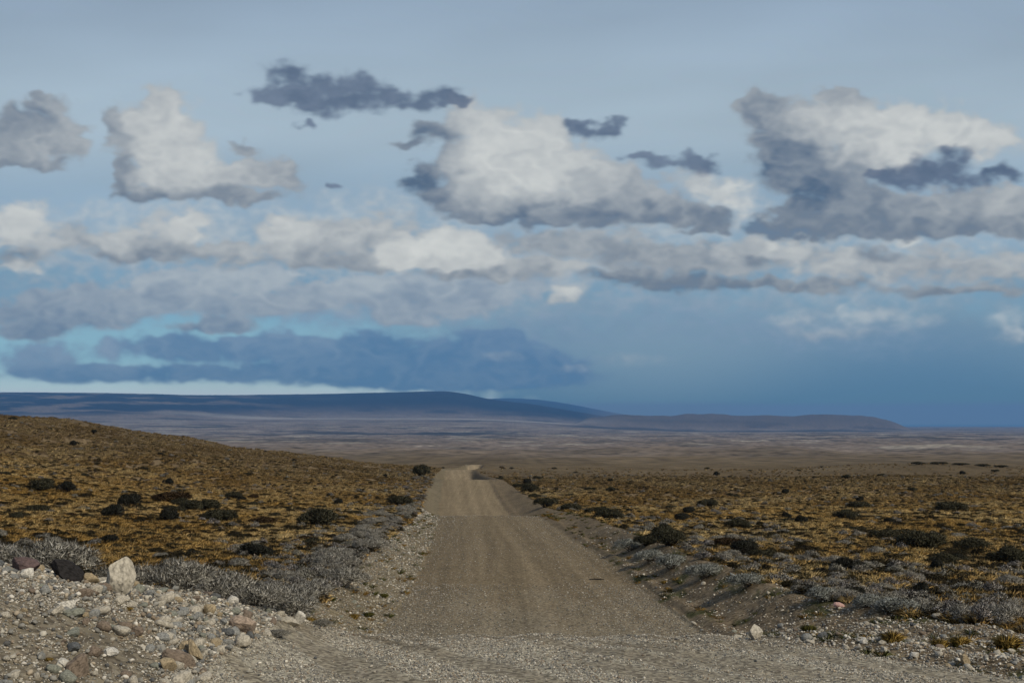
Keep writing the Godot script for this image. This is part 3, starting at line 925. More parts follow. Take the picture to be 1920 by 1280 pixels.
func make_boulders() -> void:
	boulder("upright_boulder", "tall pale upright boulder standing alone before the grey shrubs on the left gravel bank", "cream", -4.46, 13.3, Vector3(0.37, 0.54, 0.28), 20, -5, 0.07, [52, 4, 11, 0.07, true])
	boulder("black_boulder", "black angular boulder leaning by the grey shrubs, left of the tall pale boulder", "black", -5.03, 13.2, Vector3(0.41, 0.27, 0.27), 30, -28, 0.04, [8, 3, 8, 0.10, true])
	boulder("purple_boulder", "dark purple-brown boulder at the left edge under the first grey shrub", "purple", -5.38, 13.0, Vector3(0.40, 0.22, 0.30), -10, -8, 0.04, [14, 3, 8, 0.10, true])
	boulder("wedge_stone", "small tan wedge-shaped stone between the black and the tall pale boulders", "tan", -4.83, 13.45, Vector3(0.20, 0.14, 0.15), 10, -22, 0.02, [15, 2, 6, 0.08, true])
	boulder("pale_stone", "pale chunky stone lying at the foot of the tall upright boulder", "cream", -4.60, 13.0, Vector3(0.18, 0.12, 0.15), 30, 5, 0.02, [16, 3, 7, 0.1, true])
	boulder("striped_boulder", "large brown boulder with sloping flat face in the bottom left foreground", "brown", -4.05, 10.95, Vector3(0.33, 0.20, 0.22), 25, 38, 0.03, [20, 4, 6, 0.09, false])
	boulder("round_stone", "rounded grey-brown stone leaning against the large brown boulder at the bottom edge", "greenish grey", -4.06, 10.72, Vector3(0.155, 0.14, 0.14), 0, 0, 0.03, [21, 3, 3, 0.06, false])
	boulder("long_stone", "long purplish-brown rounded stone lying tilted among the stones at the foot of the bank", "brown", -3.43, 12.1, Vector3(0.38, 0.18, 0.2), 15, -24, 0.03, [22, 4, 3, 0.06, false])
	boulder("tan_stone", "smooth tan stone lying just below the long purplish-brown stone", "tan", -3.47, 11.8, Vector3(0.2, 0.15, 0.16), 40, -14, 0.02, [23, 3, 3, 0.07, false])
	boulder("fin_stone", "upright fin-shaped stone with lit tan face, right of the long brown stone", "tan", -3.36, 12.42, Vector3(0.18, 0.29, 0.13), 25, 16, 0.05, [24, 3, 7, 0.09, true])
	boulder("pinkish_boulder", "big round pinkish-brown boulder at the right end of the left gravel bank", "pinkish", -3.25, 14.15, Vector3(0.34, 0.24, 0.26), 10, -4, 0.04, [25, 4, 5, 0.08, false])
	boulder("spotted_stone", "round pale stone with white top, below the pinkish-brown boulder", "cream", -3.11, 13.55, Vector3(0.19, 0.18, 0.17), 0, 0, 0.03, [26, 3, 5, 0.07, false])
	boulder("flat_stone", "flat grey stone just above the long brown stone on the left bank", "grey", -3.75, 12.6, Vector3(0.16, 0.11, 0.13), 20, -10, 0.02, [27, 3, 4, 0.08, false])
	boulder("small_stone", "small tan round stone between the fin-shaped stone and the round white-topped stone", "tan", -3.33, 13.15, Vector3(0.14, 0.11, 0.12), 60, 0, 0.02, [28, 3, 3, 0.06, false])
	boulder("slab_stone", "long cream stone lying slanted near the right tip of the gravel bank", "cream", -3.02, 15.9, Vector3(0.32, 0.12, 0.16), 12, -24, 0.02, [29, 3, 5, 0.08, false])
	boulder("white_stone", "white knobbly stone at the right tip of the bank, beside the slanted cream stone", "white", -2.96, 16.35, Vector3(0.15, 0.21, 0.14), 0, -12, 0.02, [30, 3, 6, 0.12, false])
	boulder("angular_boulder", "angular cream boulder casting a dark shadow at the right edge of the road", "cream", 3.50, 16.9, Vector3(0.25, 0.27, 0.22), 40, -18, 0.04, [35, 3, 9, 0.07, true])
	boulder("pale_stone", "small pale stone just left of the angular cream boulder by the road", "cream", 3.30, 17.2, Vector3(0.14, 0.09, 0.1), 0, 0, 0.02, [36, 2, 5, 0.08, true])
	boulder("white_stone", "clean white stone at the edge of the gravel, below the yellow grass tufts", "white", 4.95, 14.4, Vector3(0.14, 0.10, 0.12), 25, 6, 0.015, [37, 3, 7, 0.07, true])
	boulder("leaning_stone", "pointed grey-brown stone leaning at the gravel's edge near the right border", "tan", 5.30, 13.68, Vector3(0.13, 0.2, 0.1), 30, 30, 0.04, [38, 3, 8, 0.08, true])
	boulder("pink_slab_stone", "flat pink and white stone on the rim of the right bank among grey shrubs", "pink", 6.39, 22.9, Vector3(0.24, 0.13, 0.18), 10, -16, 0.02, [39, 3, 6, 0.07, true])
	boulder("rim_boulder", "pale streaked boulder on the rim of the right bank against golden grass", "cream", 7.45, 20.5, Vector3(0.22, 0.15, 0.18), 0, 0, 0.03, [40, 3, 7, 0.1, true])
	boulder("rim_boulder", "wide grey boulder on the rim of the right bank, right of the pale streaked one", "grey", 7.86, 20.4, Vector3(0.34, 0.16, 0.22), 15, -6, 0.04, [41, 3, 7, 0.1, true])
	boulder("white_stone", "small white stone lying on loose stones left of the first yellow tuft", "white", 4.69, 15.6, Vector3(0.16, 0.11, 0.12), 0, -20, 0.02, [42, 2, 6, 0.08, true])
	boulder("grey_stone", "rounded grey stone half buried at the foot of the right bank", "grey", 4.15, 16.5, Vector3(0.16, 0.13, 0.14), 0, 0, 0.03, [43, 3, 3, 0.06, false])
	boulder("grey_stone", "dark grey stone beside the rounded one at the foot of the right bank", "dark grey", 4.36, 16.45, Vector3(0.15, 0.12, 0.14), 0, 10, 0.03, [44, 3, 6, 0.06, true])
	boulder("yellow_stone", "smooth yellowish stone on the right bank above the road edge", "tan", 4.85, 17.6, Vector3(0.14, 0.09, 0.12), 0, 0, 0.01, [45, 3, 2, 0.05, false])
	# a stick lying on the road
	var st := SurfaceTool.new()
	st.begin(Mesh.PRIMITIVE_TRIANGLES)
	tube(st, PackedVector3Array([Vector3(-0.24, 0.02, 0), Vector3(-0.08, 0.035, 0.03), Vector3(0.07, 0.028, -0.01), Vector3(0.25, 0.015, -0.06)]), [0.016, 0.02, 0.019, 0.011], 7, Color(0.03, 0.025, 0.02))
	tube(st, PackedVector3Array([Vector3(0.07, 0.03, -0.01), Vector3(0.15, 0.05, 0.05)]), [0.012, 0.007], 6, Color(0.03, 0.025, 0.02))
	st.generate_normals()
	var stick := solid(st.commit(), m_tint, "dead_stick")
	stick.position = Vector3(2.69, height(2.69, 37.4), -37.4)
	tag(stick, "short dark stick lying alone on the right half of the road", "stick")


func tube(st: SurfaceTool, path: PackedVector3Array, radii: Array, sides: int, c: Color) -> void:
	var rings := []
	for i in path.size():
		var t := (path[mini(i + 1, path.size() - 1)] - path[maxi(i - 1, 0)]).normalized()
		var a := t.cross(Vector3(0.3, 0.9, 0.2)).normalized()
		var b := t.cross(a)
		var ring := PackedVector3Array()
		for k in sides:
			var w := TAU * k / sides
			ring.append(path[i] + (a * cos(w) + b * sin(w)) * radii[i])
		rings.append(ring)
	for i in path.size() - 1:
		for k in sides:
			var m := (k + 1) % sides
			for v in [rings[i][k], rings[i + 1][k], rings[i][m], rings[i][m], rings[i + 1][k], rings[i + 1][m]]:
				st.set_color(c)
				st.add_vertex(v)


func bearing_of(x: float, d: float) -> float:
	return x / d * LENS


const TONES := ["white", "cream", "cream", "cream", "grey", "grey", "grey", "greenish grey", "greenish grey", "dark grey", "brown", "brown", "tan", "cream", "cream", "grey", "cream", "tan", "greenish grey"]


func stone_colour() -> Color:
	var t: float = rng.randf()
	var c := Color(0.40, 0.365, 0.30)
	if t < 0.12:
		c = Color(0.60, 0.56, 0.48)
	elif t < 0.30:
		c = Color(0.44, 0.41, 0.34)
	elif t < 0.62:
		c = Color(0.25, 0.24, 0.21)
	elif t < 0.74:
		c = Color(0.13, 0.13, 0.125)
	elif t < 0.88:
		c = Color(0.25, 0.20, 0.145)
	elif t < 0.95:
		c = Color(0.38, 0.32, 0.235)
	var v: float = rng.randf_range(0.75, 1.15)
	return Color(c.r * v, c.g * v, c.b * v)


func lie(x: float, d: float, s: float, flat: float, sink: float) -> Transform3D:
	var b := Basis.from_euler(Vector3(rng.randf_range(-0.45, 0.45), rng.randf_range(0, TAU), rng.randf_range(-0.5, 0.5)))
	b = b * Basis.from_scale(Vector3(s * rng.randf_range(0.8, 1.45), s * flat, s * rng.randf_range(0.75, 1.0)))
	return Transform3D(b, Vector3(x, height(x, d) + s * flat * (0.5 - sink), -d))


func make_stones() -> void:
	rng.seed = 101
	var shapes: Array[ArrayMesh] = []
	for k in 10:
		shapes.append(rock(60 + k, 1 if k < 8 else 2, 7 if k % 2 else 4, 0.13, k % 2 == 0))
	var grit: Array[ArrayMesh] = []
	for k in 4:
		grit.append(rock(90 + k, 0, 2, 0.12, true))
	var pebble: Array[ArrayMesh] = []
	for k in 3:
		pebble.append(rock(80 + k, 1, 4, 0.10, k == 0))

	# one by one: the stones that can be picked out on the bank, the verge and the cut
	scatter_stones(gravel_bank, shapes, 46, -4.1, -3.0, 11.0, 14.6, HEAP, 0.10, 0.20)
	scatter_stones(gravel_bank, shapes, 24, -6.2, -3.4, 10.2, 12.4, HEAP, 0.12, 0.21)
	scatter_stones(gravel_bank, shapes, 228, -8.0, -2.2, 10.2, 17.5, HEAP, 0.055, 0.20)
	scatter_stones(road_bank, shapes, 280, 2.6, 10.5, 12.0, 36.0, BANK, 0.05, 0.14)
	scatter_stones(verge, shapes, 170, -7.0, -2.0, 14.5, 60.0, VERGE, 0.05, 0.11)
	scatter_stones(yard, shapes, 60, -4.5, 6.5, 11.2, 18.5, APRON, 0.03, 0.06)
	scatter_stones(road, shapes, 50, -6.0, 4.5, 20.0, 80.0, ROAD, 0.03, 0.07)
	# the rest
	strew(gravel_bank, pebble, "small_stones", 5600, -8.5, -1.8, 10.0, 18.0, HEAP, 0.026, 0.075)
	strew(gravel_bank, grit, "grit", 52000, -8.5, -1.8, 10.0, 18.0, HEAP, 0.012, 0.030)
	strew(road_bank, pebble, "small_stones", 6200, 2.4, 12.5, 11.0, 60.0, BANK, 0.024, 0.062)
	strew(road_bank, grit, "grit", 15000, 2.4, 12.5, 11.0, 40.0, BANK, 0.012, 0.03)
	strew(verge, pebble, "small_stones", 5500, -12.0, -2.0, 14.0, 110.0, VERGE, 0.022, 0.06)
	strew(verge, grit, "grit", 9000, -8.0, -2.0, 14.0, 50.0, VERGE, 0.012, 0.03)
	strew(yard, grit, "loose_gravel", 42000, -4.5, 8.0, 10.8, 19.2, APRON, 0.010, 0.028)
	strew(yard, pebble, "small_stones", 1500, -4.5, 8.0, 10.8, 19.2, APRON, 0.022, 0.04)
	strew(road, grit, "loose_gravel", 9000, -3.2, 4.4, 23.0, 36.0, ROAD, 0.014, 0.036)
	strew(road, grit, "loose_gravel", 16000, -7.0, 4.5, 19.0, 85.0, ROAD, 0.012, 0.032)


func stone_share(x: float, d: float, r: int) -> float:
	match r:
		HEAP:
			var px := bearing_of(x, d) + 960.0
			return clampf(0.25 + 0.75 * smoothstep(11.6, 13.2, d) * smoothstep(-3.6, -4.6, x) + 0.9 * smoothstep(250.0, 350.0, px) * smoothstep(600.0, 500.0, px) + 0.4 * n1.get_noise_2d(x, d), 0.0, 1.0)
		BANK:
			return clampf(0.15 + 0.9 * smoothstep(28.0, 16.0, d) + 0.5 * n1.get_noise_2d(x * 0.6, d * 0.6), 0.03, 1.0)
		APRON:
			return clampf(0.5 + 1.6 * n1.get_noise_2d((x + 0.55 * d) * 1.1, d * 0.12), 0.04, 1.0)
		ROAD:
			return clampf(0.25 + 0.7 * absf(x - (near(t_left, d) + near(t_right, d)) * 0.5) / 3.5 - 0.2, 0.05, 1.0)
	return 0.8


func scatter_stones(parent: MeshInstance3D, shapes: Array[ArrayMesh], count: int, x0: float, x1: float, d0: float, d1: float, r: int, lo: float, hi: float) -> void:
	var n := 0
	var tries := 0
	while n < count and tries < count * 200:
		tries += 1
		var d := d0 * pow(d1 / d0, rng.randf())
		var x := rng.randf_range(x0, x1)
		var b := bearing_of(x, d)
		if b < -1010.0 or b > 1010.0 or region(x, d) != r or rng.randf() > stone_share(x, d, r):
			continue
		var s := lo * pow(hi / lo, pow(rng.randf(), 1.25)) * (1.0 + 0.012 * maxf(d - 20.0, 0.0))
		var o := solid(shapes[rng.randi() % shapes.size()], rock_material(TONES[rng.randi() % TONES.size()]), "stone", parent)
		o.transform = lie(x, d, s, rng.randf_range(0.45, 0.9), 0.24)
		n += 1


func strew(parent: MeshInstance3D, shapes: Array[ArrayMesh], called: String, count: int, x0: float, x1: float, d0: float, d1: float, r: int, lo: float, hi: float) -> void:
	var at := []
	var tint := []
	for k in shapes.size():
		var a: Array[Transform3D] = []
		at.append(a)
		tint.append(PackedColorArray())
	var n := 0
	var tries := 0
	while n < count and tries < count * 14:
		tries += 1
		var d := d0 * pow(d1 / d0, rng.randf())
		var x := rng.randf_range(x0, x1)
		var b := bearing_of(x, d)
		if absf(x) > d * 0.45 + 3.0 or rng.randf() > stone_share(x, d, r) or region(x, d) != r:
			continue
		var s := lo * pow(hi / lo, pow(rng.randf(), 1.8)) * (1.0 + 0.014 * maxf(d - 18.0, 0.0))
		var k := rng.randi() % shapes.size()
		at[k].append(lie(x, d, s, rng.randf_range(0.5, 0.95), 0.1))
		tint[k].append(stone_colour() * (0.8 if r == ROAD else 1.0))
		n += 1
	for k in shapes.size():
		many(shapes[k], m_tint, at[k], tint[k], called, parent)


# ---------------------------------------------------------------- plants

func blade(st: SurfaceTool, a: Vector3, b: Vector3, w: float, r: RandomNumberGenerator, c: Color, lift := Vector3.UP) -> void:
	var t := (b - a).normalized()
	var s := t.cross(Vector3(r.randfn(), r.randfn(), r.randfn())).normalized() * w * 0.5
	var n := (lift + Vector3(r.randfn(), r.randfn(), r.randfn()) * 0.25).normalized()
	for v in [a - s, b, a + s]:
		st.set_color(c)
		st.set_normal(n)
		st.add_vertex(v)


# a tussock of dry grass, 1 m across: blades that stand up from a dense foot and hang over all round
func tussock(seed_: int, blades: int, spread: float) -> ArrayMesh:
	var r := RandomNumberGenerator.new()
	r.seed = seed_
	var st := SurfaceTool.new()
	st.begin(Mesh.PRIMITIVE_TRIANGLES)
	for k in blades:
		var w := r.randf() * TAU
		var out := Vector3(cos(w), 0, sin(w))
		var q := sqrt(r.randf())
		var a := out * q * 0.22
		var dir := (out * q * spread + Vector3(r.randfn() * 0.15, 1.0, r.randfn() * 0.15)).normalized()
		var l := r.randf_range(0.40, 0.62)
		var b := a + dir * l * 0.62
		var c := b + (dir + out * 0.9 * q + Vector3(0, -0.7 * q, 0)).normalized() * l * 0.4
		var v := r.randf_range(0.65, 1.2)
		var tint := Color(v, v * r.randf_range(0.94, 1.04), v * r.randf_range(0.8, 1.1))
		var s := dir.cross(Vector3(r.randfn(), r.randfn() * 0.3, r.randfn())).normalized() * 0.017
		var n := (out * q + Vector3.UP * 0.6).normalized()
		for p in [a - s, b - s * 0.8, a + s, a + s, b - s * 0.8, b + s * 0.8, b - s * 0.8, c, b + s * 0.8]:
			st.set_color(tint)
			st.set_normal(n)
			st.add_vertex(p)
	return st.commit()


# the twigs of a cushion shrub, 1 m across and about half as high: a swelling made of lobes, every twig pointing out of it
func cushion(seed_: int, twigs: int, lobes: int, long: float, wide: float, base: Color, tip: Color, loose: float) -> ArrayMesh:
	var r := RandomNumberGenerator.new()
	r.seed = seed_
	var st := SurfaceTool.new()
	st.begin(Mesh.PRIMITIVE_TRIANGLES)
	var mounds := []
	for k in lobes:
		var w := r.randf() * TAU
		var q := sqrt(r.randf()) * 0.34
		var s := r.randf_range(0.16, 0.27)
		mounds.append([Vector3(cos(w) * q, s * 0.7 + 0.20 * (1.0 - q * 2.2), sin(w) * q), s])
	for k in twigs:
		var m: Array = mounds[k % lobes]
		var d := Vector3(r.randfn(), r.randfn(), r.randfn()).normalized()
		if d.y < -0.35:
			d.y = -d.y
		var at: Vector3 = m[0] + d * m[1] * Vector3(1.0, 0.85, 1.0) * r.randf_range(0.62, 0.95)
		if at.y < 0.0:
			at.y = r.randf() * 0.06
		var dir := (d + Vector3(r.randfn(), r.randfn() + 0.5, r.randfn()) * loose).normalized()
		var t := pow(r.randf(), 1.4)
		var c := base.lerp(tip, t) * r.randf_range(0.75, 1.2)
		blade(st, at, at + dir * long * r.randf_range(0.5, 1.2), wide * r.randf_range(0.6, 1.2), r, c, (d + Vector3.UP * 0.4).normalized())
	return st.commit()


func stems(seed_: int, count: int, c: Color) -> ArrayMesh:
	var r := RandomNumberGenerator.new()
	r.seed = seed_
	var st := SurfaceTool.new()
	st.begin(Mesh.PRIMITIVE_TRIANGLES)
	for k in count:
		var w := r.randf() * TAU
		var o := Vector3(cos(w), 0, sin(w))
		var q := r.randf_range(0.15, 0.40)
		tube(st, PackedVector3Array([o * 0.04, o * q * 0.5 + Vector3(0, 0.14, 0), o * q + Vector3(r.randfn() * 0.03, r.randf_range(0.26, 0.42), 0)]), [0.016, 0.011, 0.005], 4, c)
	st.generate_normals()
	return st.commit()


func tinted_plants(c: Color) -> StandardMaterial3D:
	var m: StandardMaterial3D = m_twig.duplicate()
	m.albedo_color = c.linear_to_srgb()
	return m


var shrub_list := []      # [node, kind word, x, d, width]


func plant(proto: Node3D, called: String, kind: String, category: String, group: String, x: float, d: float, size: Vector3, yaw: float, label := "") -> Node3D:
	var o: Node3D = proto.duplicate()
	put(o, called)
	o.position = Vector3(x, height(x, d) - size.y * 0.03, -d)
	o.rotation.y = yaw
	o.scale = size
	tag(o, label, category, group)
	if label == "":
		shrub_list.append([o, kind, x, d, size.x])
	return o


func shrub_proto(foliage: Mesh, m: Material, stem: Mesh) -> Node3D:
	var o := Node3D.new()
	var f := MeshInstance3D.new()
	f.mesh = foliage
	f.material_override = m
	f.name = "foliage"
	o.add_child(f)
	if stem:
		var s := MeshInstance3D.new()
		s.mesh = stem
		s.material_override = m_tint
		s.name = "stem"
		o.add_child(s)
	return o


func in_field(x: float, d: float) -> bool:
	return region(x, d) == FIELD


# how much grey shrub stands there, from 0 to 1
func grey_share(x: float, d: float) -> float:
	var xl := near(t_left, d)
	var rim := near(t_right, d) + near(t_bank, d)
	var n := n2.get_noise_2d(x * 0.09 + 40.0, d * 0.07)
	if x < xl:
		var edge := exp(-maxf(xl - 1.7 - x, 0.0) / (1.2 + d * 0.018))
		return clampf(0.04 + 1.0 * edge + 0.4 * n, 0.0, 1.0)
	var edge := exp(-maxf(x - rim, 0.0) / 2.2)
	return clampf(0.03 + 0.20 * smoothstep(46.0, 24.0, d) + 0.8 * edge * smoothstep(90.0, 50.0, d) + 0.75 * n, 0.0, 1.0)


func make_shrubs() -> void:
	rng.seed = 202
	var m_grey := tinted_plants(Color(1, 1, 1))
	var greys: Array[Node3D] = []
	var twig_stems := stems(5, 16, Color(0.12, 0.10, 0.08))
	for k in 5:
		greys.append(shrub_proto(cushion(300 + k, 9000, 15 + k * 3, 0.085, 0.0075, Color(0.09, 0.085, 0.072), Color(0.70, 0.675, 0.60), 0.75), m_grey, twig_stems))
	var silver: Array[Node3D] = []
	for k in 2:
		silver.append(shrub_proto(cushion(320 + k, 9000, 22, 0.075, 0.009, Color(0.09, 0.095, 0.085), Color(0.60, 0.63, 0.59), 0.7), m_grey, twig_stems))
	var darks: Array[Node3D] = []
	var dark_stems := stems(6, 22, Color(0.05, 0.04, 0.035))
	for k in 5:
		darks.append(shrub_proto(cushion(340 + k, 9000, 9 + k * 2, 0.075, 0.013, Color(0.030, 0.030, 0.021), Color(0.115, 0.110, 0.074), 1.0), m_grey, dark_stems))
	var rusty := shrub_proto(cushion(360, 9000, 18, 0.055, 0.016, Color(0.035, 0.024, 0.015), Color(0.10, 0.068, 0.040), 1.0), m_grey, dark_stems)
	var uprights: Array[Node3D] = []
	for k in 2:
		uprights.append(shrub_proto(cushion(370 + k, 6000, 9, 0.10, 0.014, Color(0.020, 0.021, 0.018), Color(0.065, 0.066, 0.055), 0.9), m_grey, dark_stems))
	var gold_m := tinted_plants(Color(0.34, 0.235, 0.07))
	var green_m := tinted_plants(Color(0.13, 0.125, 0.035))
	var tufts: Array[ArrayMesh] = []
	for k in 3:
		tufts.append(tussock(400 + k, 420, 0.8))

	# the grey shrubs behind the gravel bank, from left to right
	var row := [
		[-6.35, 14.3, 0.95, 0.95, "grey bushy shrub at the left border, above the purple-brown boulder"],
		[-5.55, 14.2, 1.15, 1.0, "wide grey shrub with combed twigs overhanging the black boulder"],
		[-4.85, 14.6, 0.75, 0.95, "grey-brown shrub between the black boulder and the tall pale boulder"],
		[-4.25, 15.0, 1.0, 1.0, "dense grey shrub just right of the tall pale boulder"],
		[-4.0, 16.3, 1.1, 0.9, "grey shrub low behind the gravel bank, second right of the tall pale boulder"],
		[-3.55, 16.1, 1.05, 0.95, "broad dark-footed grey shrub above the pinkish-brown boulder"],
		[-3.15, 17.0, 1.0, 0.9, "rounded grey shrub ending the row on the right side of the gravel bank"],
		[-3.85, 18.3, 1.15, 0.9, "grey shrub behind the end of the row, near the left verge"],
		[-4.9, 17.6, 1.2, 0.8, "flat grey shrub half hidden behind the row of grey shrubs"],
		[-4.3, 21.5, 1.3, 0.8, "low grey shrub spreading at the left verge behind the row"],
		[-5.4, 20.0, 1.2, 0.8, "low grey shrub in the golden grass behind the row"],
		[-4.4, 25.5, 1.4, 0.85, "large pale grey cushion shrub beside the left verge"],
		[-4.3, 29.5, 1.5, 0.85, "grey cushion shrub bordering the verge, next beyond the large pale one"],
		[-4.9, 33.5, 1.6, 0.8, "spreading grey cushion shrub further up the left verge"],
		[-5.6, 36.5, 1.4, 0.8, "grey cushion shrub standing back from the left verge"],
		[-4.9, 41.0, 1.5, 0.7, "grey cushion shrub on the left verge's edge halfway to the first crest"],
		[-2.95, 14.75, 0.36, 0.8, "tiny grey-green shrub among the stones above the pinkish-brown boulder"],
		[-2.75, 17.0, 0.34, 0.8, "tiny grey shrub at the tip of the gravel bank by the white knobbly stone"],
	]
	for q in row:
		plant(greys[rng.randi() % 5], "grey_shrub", "", "shrub", "", q[0], q[1], Vector3(q[2], q[2] * q[3] * rng.randf_range(0.68, 0.95), q[2]), rng.randf() * TAU, q[4])
	# pale silvery shrubs on the rim of the cut at the right
	row = [
		[4.95, 36.6, 1.3, 0.55, "bright silver cushion shrub on the rim of the right bank, below two dark bushes"],
		[4.75, 40.2, 1.2, 0.5, "silver cushion shrub strip along the rim, left of the lower dark bush"],
		[4.6, 45.5, 1.4, 0.5, "silver cushion shrub on the rim behind the lower dark bush"],
		[5.35, 32.3, 1.2, 0.5, "pale silver cushion shrub on the rim halfway down to the foreground"],
		[5.7, 28.3, 1.0, 0.5, "greenish silver cushion shrub on the rim, left of the streaked boulders"],
		[6.35, 24.0, 0.8, 0.6, "small greenish silver shrub on the rim just before the pink stone"],
		[6.75, 22.2, 0.75, 0.5, "flat silver shrub on the rim right of the pink stone"],
		[7.05, 21.4, 0.95, 0.55, "silver-grey shrub on the rim left of the pale streaked boulder"],
	]
	for q in row:
		plant(silver[rng.randi() % 2], "silver_shrub", "", "shrub", "", q[0], q[1], Vector3(q[2], q[2] * q[3] * 1.3, q[2]), rng.randf() * TAU, q[4])
	plant(greys[2], "grey_shrub", "", "shrub", "", 8.45, 20.0, Vector3(0.95, 0.75, 0.9), 1.0, "bushy dark grey shrub on the rim at the right border")
	# dark bushes that stand out
	row = [
		[-9.6, 58.5, 2.3, 1.15, 0, "largest round dark bush on the left, alone in the golden grass"],
		[-20.5, 70.0, 3.3, 0.55, 5, "wide rusty-brown bush far out on the left, spreading low"],
		[-17.5, 66.0, 2.2, 0.9, 1, "dark grey bush merging with the right end of the wide rusty bush"],
		[-28.9, 72.0, 1.7, 1.4, 1, "dark upright bush near the left border below the hill"],
		[-27.6, 72.5, 1.3, 1.5, 6, "dark upright bush just right of the one near the left border"],
		[-21.8, 92.0, 1.5, 1.1, 2, "small dark bush beyond the wide rusty bush"],
		[-14.2, 57.0, 2.0, 0.95, 3, "low dark bush left of the largest round bush"],
		[-12.3, 57.6, 1.8, 0.7, 5, "flat brown bush between two dark bushes on the left"],
		[-17.7, 52.4, 1.3, 1.2, 6, "small upright dark bush left of the low dark bush"],
		[-13.5, 39.5, 0.75, 1.2, 7, "thin upright dark bush in the near golden grass on the left"],
		[-15.0, 194.0, 3.2, 1.6, 2, "dark bush standing up on the skyline left of the far road"],
		[-10.8, 113.0, 2.6, 1.1, 3, "dark bush nearest the left verge at the second crest"],
		[2.2, 146.0, 2.8, 1.1, 4, "far dark bush at the right verge where the road dips"],
		[3.2, 111.5, 2.3, 1.1, 0, "dark bush on the right bank above the second dip"],
		[4.6, 92.2, 1.7, 1.1, 1, "dark bush on the right bank, middle of three in a row"],
		[6.1, 84.0, 1.8, 0.8, 3, "low dark bush at the right end of the bank's row of three"],
		[5.9, 70.6, 1.9, 0.9, 2, "dark bush on the rim of the bank before the first crest"],
		[6.2, 47.6, 1.25, 1.35, 0, "tall round dark green bush on the right bank, upper of two"],
		[5.6, 41.8, 1.5, 1.0, 4, "broad dark green bush overhanging the right bank, lower of two"],
		[5.1, 44.4, 1.1, 0.9, 1, "dark bush squeezed between the two dark green bushes on the right bank"],
		[19.3, 115.6, 2.2, 1.1, 3, "lone dark bush far out on the right, left of centre of the field"],
		[11.0, 57.0, 1.4, 0.9, 2, "dark bush out in the field right of the tall round bush"],
		[7.8, 42.2, 1.5, 0.7, 5, "low rusty-brown bush in the field behind the silver shrubs"],
		[15.1, 47.5, 1.3, 0.9, 0, "dark bush in the middle of the right field"],
		[14.9, 42.8, 1.8, 1.0, 1, "wide dark bush in the right field, nearest of the big ones"],
		[15.9, 40.5, 1.35, 0.9, 4, "dark bush just right of the wide dark bush"],
		[15.2, 35.9, 1.3, 1.2, 2, "dark bush at the right border of the picture"],
		[11.8, 32.6, 0.55, 1.8, 7, "thin upright dark bush among grey cushions in the right field"],
		[8.8, 25.1, 0.5, 1.9, 6, "tall thin dark bush near the right bank, right one of a pair"],
		[7.2, 24.6, 0.55, 1.5, 7, "dark ragged bush near the right bank, left one of a pair"],
		[28.0, 95.0, 2.4, 0.9, 3, "dark bush far out in the right field, at middle distance"],
		[33.0, 88.0, 2.6, 0.9, 1, "low wide dark bush far out near the right border"],
		[-128.0, 300.0, 4.0, 0.7, 0, "dark bush on the hill's skyline at the left border, leftmost of four"],
		[-124.0, 298.0, 4.5, 0.6, 1, "dark bush on the hill's skyline at the left border, second of four"],
		[-119.5, 297.0, 4.0, 0.5, 3, "dark bush on the hill's skyline at the left border, third of four"],
		[-115.5, 294.0, 3.2, 0.5, 2, "dark bush on the hill's skyline at the left border, rightmost of four"],
		[117.0, 338.0, 4.5, 0.5, 0, "dark scrub on the far right mound, leftmost of five in a line"],
		[122.0, 335.0, 5.0, 0.45, 1, "dark scrub on the far right mound, second of five in a line"],
		[127.5, 333.0, 5.0, 0.4, 3, "dark scrub on the far right mound, third of five in a line"],
		[132.5, 330.0, 4.5, 0.4, 4, "dark scrub on the far right mound, fourth of five in a line"],
		[137.0, 328.0, 4.0, 0.4, 2, "dark scrub on the far right mound, rightmost of five in a line"],
		[20.5, 72.0, 1.7, 0.9, 2, "dark bush far out, beyond the big ones in the right field"],
	]
	for q in row:
		var proto: Node3D = rusty if q[4] == 5 else (uprights[q[4] - 6] if q[4] > 5 else darks[q[4]])
		plant(proto, "dark_bush", "", "bush", "", q[0], q[1], Vector3(q[2], q[2] * q[3] * 0.8, q[2]) * 1.0, rng.randf() * TAU, q[5])
